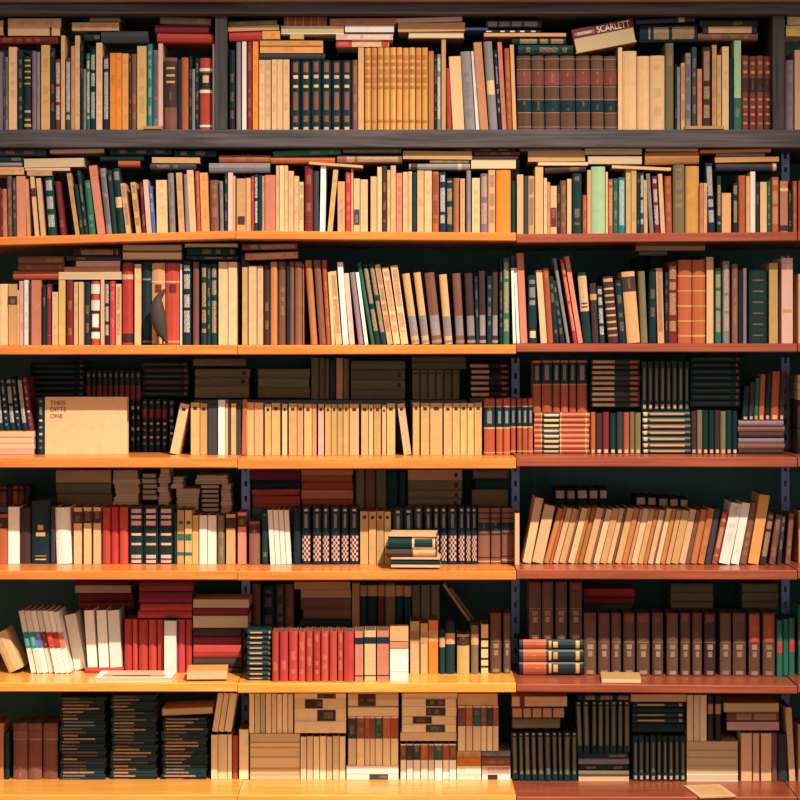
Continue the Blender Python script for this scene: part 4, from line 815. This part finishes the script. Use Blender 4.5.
# risers under the rear and flat tiers that nothing in view carries
def riser(row, x0, x1, ytop, d, dep=0.14):
    d = d * DK; z1 = wz(ytop, d) - 0.0008; z0 = max(shelf_z(row, x0), shelf_z(row, x1)) + 0.0005
    bevel_box('rear_riser', wx(x0, d), wx(x1, d), d, min(d + dep, 0.55), z0, z1, M_BACK, case, 0.002)
riser(4, 30, 84.6, 397.2, 0.2485); riser(4, 194, 405.5, 399.6, 0.2485); riser(4, 411, 466.5, 399.6, 0.2485); riser(4, 470, 509, 397.6, 0.247)
riser(5, -6, 112.5, 506.3, 0.2545); riser(5, 113, 171.5, 506.3, 0.2545); riser(5, 172, 200, 509.9, 0.2545); riser(5, 200.5, 231, 514.2, 0.2545); riser(5, 252, 353, 508.3, 0.2485); riser(5, 354, 462, 508.3, 0.2485); riser(5, 471, 508, 507.8, 0.244)
riser(6, 295, 351, 629.4, 0.2485); riser(6, 75, 134, 609.4, 0.318, 0.1); riser(6, 670, 714, 612, 0.244); riser(6, 584, 634, 612.2, 0.235); riser(6, 742, 778, 611.4, 0.244)
riser(6, 444, 484, 640, 0.2485)

# ------------------------------------------------------------------ single things
def thing(o, label, cat, group=None):
    o['label'] = label; o['category'] = cat
    if group: o['group'] = group
    return o
def text_mesh(body, size, mat, parent, depth=0.0003):
    cu = bpy.data.curves.new('lettering', 'FONT'); cu.body = body; cu.size = size; cu.extrude = depth; cu.align_x = 'LEFT'
    tmp = bpy.data.objects.new('lettering_curve', cu); col.objects.link(tmp)
    dg = bpy.context.evaluated_depsgraph_get()
    me = bpy.data.meshes.new_from_object(tmp.evaluated_get(dg))
    bpy.data.objects.remove(tmp); bpy.data.curves.remove(cu)
    me.name = 'lettering'
    me.materials.clear(); me.materials.append(mat)
    o = bpy.data.objects.new('lettering', me); col.objects.link(o); o.parent = parent
    return o
# the thick novel with its title on the jacket, propped across the top shelf
from mathutils import Matrix
d = 0.03; k = k_at(d)
root = bpy.data.objects.new('hardback_book', None); col.objects.link(root)
Ln = 62 * S * k; Th = 24 * S * k; jk = 9.0 * S * k
v, f = box_vf(-Ln / 2, Ln / 2, 0.0, 0.15, Th - jk, Th); mesh_obj('jacket', v, f, cover_mat('mr', 'paper'), root)
v, f = box_vf(-Ln / 2 + .003, Ln / 2 - .003, 0.002, 0.148, 0.003, Th - jk); mesh_obj('page_block', v, f, page_mat(), root)
v, f = box_vf(-Ln / 2, Ln / 2, 0.0, 0.15, 0.0, 0.003); mesh_obj('lower_board', v, f, cover_mat('ta', 'paper'), root)
t_ = text_mesh('SCARLETT', 0.0275, cover_mat('wh', 'label'), root); t_.rotation_euler = (R(90), 0, 0); t_.location = (-0.019, -0.0008, Th - jk + 0.004); t_.scale = (0.80, 1, 1)
v, f = box_vf(-Ln / 2 + .006, -0.026, -0.0006, 0.001, Th - jk + 0.006, Th - jk + 0.016); mesh_obj('author_band', v, f, cover_mat('pu', 'label', ('wh', 'b')), root)
root.matrix_world = Matrix.Translation((wx(606.5, d), d, wz(47.6, d))) @ Matrix.Rotation(R(-11), 4, 'Y')
thing(root, 'thick hardback with maroon SCARLETT jacket propped at a tilt on the top shelf', 'hardback', 'flat books, top shelf, middle bay')

# boxed book standing face out on the fourth shelf
d = 0.162; k = k_at(d)
root = bpy.data.objects.new('face_out_book', None); col.objects.link(root)
W = 82 * S * k; zb = shelf_z(4, 86) + 0.0006; Hh = wz(397, d) - zb
v, f = box_vf(-W / 2, W / 2, 0, 0.003, 0, Hh); mesh_obj('front_cover', v, f, cover_mat('cr', 'paper'), root)
v, f = box_vf(-W / 2, W / 2, 0.033, 0.036, 0, Hh); mesh_obj('back_cover', v, f, cover_mat('cr', 'paper'), root)
v, f = box_vf(-W / 2, -W / 2 + 0.003, 0.003, 0.033, 0, Hh); mesh_obj('spine', v, f, cover_mat('cr', 'paper'), root)
v, f = box_vf(-W / 2 + .004, W / 2 - .004, 0.0032, 0.0328, 0.003, Hh - .003); mesh_obj('page_block', v, f, page_mat(), root)
for i, s_ in enumerate(('THEIS', 'DITTS', 'ONE')):
    t_ = text_mesh(s_, 0.0185, cover_mat('db', 'label'), root); t_.rotation_euler = (R(90), 0, 0); t_.location = (-W / 2 + 0.016, -0.0004, Hh - 0.024 - i * 0.0205)
root.location = (wx(86, d), d, zb)
thing(root, 'wide cream book standing face out with three short dark title lines, fourth shelf', 'hardback')

# bird figurine in front of the red and tan books
root = bpy.data.objects.new('bird_figurine', None); col.objects.link(root)
d = 0.032
rings = [(166.3, 288.0, .5), (164.4, 289.8, 1.2), (162.3, 292.4, 2.5), (160.2, 295.2, 3.0), (158.4, 298.6, 3.6), (157.6, 303, 5.6), (157.6, 309, 7.2), (158.2, 316, 8.0), (159.2, 324, 7.7), (160.6, 331, 6.6), (162.6, 336, 4.8), (165.0, 340, 2.6), (167.4, 343.4, 1.0)]
v, f = [], []; n = 14
for (px, py, r) in rings:
    for j in range(n):
        a = 2 * math.pi * j / n
        v.append((wx(px, d) + r * S * math.cos(a), d + 0.78 * r * S * math.sin(a), wz(py, d) - 0.35 * r * S * math.cos(a) * (0.5 if py > 300 else 1.0)))
for i in range(len(rings) - 1):
    for j in range(n):
        j2 = (j + 1) % n
        f.append((i * n + j, (i + 1) * n + j, (i + 1) * n + j2, i * n + j2))
f.append(tuple(range(n))); f.append(tuple(range(len(rings) * n - 1, (len(rings) - 1) * n - 1, -1)))
M_BIRD = plain('dark_carved_wood', (66, 50, 40), 0.7)
bz = shelf_z(3, 160) + 0.0005
root.location = (wx(160, d), d, bz)
o = mesh_obj('body', [(x - wx(160, d), y - d, z - bz) for x, y, z in v], f, M_BIRD, root)
for p in o.data.polygons: p.use_smooth = True
for px in (157.4, 163):
    vv, ff = [], []
    x = wx(px, d) - wx(160, d)
    prof = [(x + 0.003 * math.cos(2 * math.pi * j / 6), 0.003 * math.sin(2 * math.pi * j / 6)) for j in range(6)]
    a_, b_ = prism_vf(prof, 0.0, wz(333, d) - bz); mesh_obj('leg', a_, b_, M_BIRD, root)
v, f = prism_vf([(0.021 * math.cos(2 * math.pi * j / 12), 0.014 * math.sin(2 * math.pi * j / 12)) for j in range(12)], 0, 0.003); mesh_obj('base', v, f, M_BIRD, root)
thing(root, 'dark carved bird figurine standing before tan and red books on third shelf', 'figurine')

# flat things lying on shelf fronts
def slab(name, x0, x1, ypx, row, th, dep, d, mat, label, cat, yaw=0, top=None, zbase=None):
    zb = (shelf_z(row, (x0 + x1) / 2) + 0.0006) if zbase is None else zbase
    W = (x1 - x0) * S * k_at(d)
    root = bpy.data.objects.new(name, None); col.objects.link(root)
    root.location = (wx((x0 + x1) / 2, d), d, zb); root.rotation_euler = (0, 0, R(yaw))
    v, f = box_vf(-W / 2, W / 2, 0, dep, th - 0.0012, th); mesh_obj('cover', v, f, mat, root)
    v, f = box_vf(-W / 2 + .001, W / 2 - .001, 0.001, dep - .001, 0.0012, th - 0.0012); mesh_obj('page_block', v, f, page_mat(), root)
    v, f = box_vf(-W / 2, W / 2, 0, dep, 0, 0.0012); mesh_obj('lower_cover', v, f, mat, root)
    for j_, (a, b_, c, e, cc) in enumerate(top or []):
        v, f = box_vf(-W / 2 + a * W, -W / 2 + b_ * W, c * dep, e * dep, th + 0.0004 * j_, th + 0.0004 * (j_ + 1)); mesh_obj('printed_picture', v, f, cover_mat(cc, 'label'), root)
    thing(root, label, cat)
slab('album', 95, 172, 0, 6, 0.014, 0.125, 0.008, cover_mat('wh', 'paper'), 'large white album lying flat at the front edge of the sixth shelf', 'album', 0, [(.08, .9, .10, .45, 'ta'), (.2, .7, .2, .35, 'br'), (.1, .85, .55, .9, 'cr')])
slab('leaflet', 699, 737, 0, 7, 0.004, 0.16, -0.012, cover_mat('cr', 'paper'), 'cream leaflet lying askew at the front of the bottom shelf, right bay', 'leaflet', 9, [(.12, .88, .12, .88, 'kh'), (.35, .65, .35, .6, 'ta')])
# thin wooden strips on the top board
for (x0, x1, lab) in ((143.5, 162, 'short tan wooden strip on the top shelf edge, left bay'), (685.5, 724, 'longer tan wooden strip on the top shelf edge, right of centre')):
    o = bevel_box('wooden_strip', wx(x0), wx(x1), -0.004, 0.035, 0, 0.010, M_TRIM, None, 0.001, (0, 0, wz(129.5) + 0.0004))
    thing(o, lab, 'strip', 'wooden strips on the top shelf edge')
print('BOOKS', len(BOOKS), 'OBJ', len(bpy.data.objects))
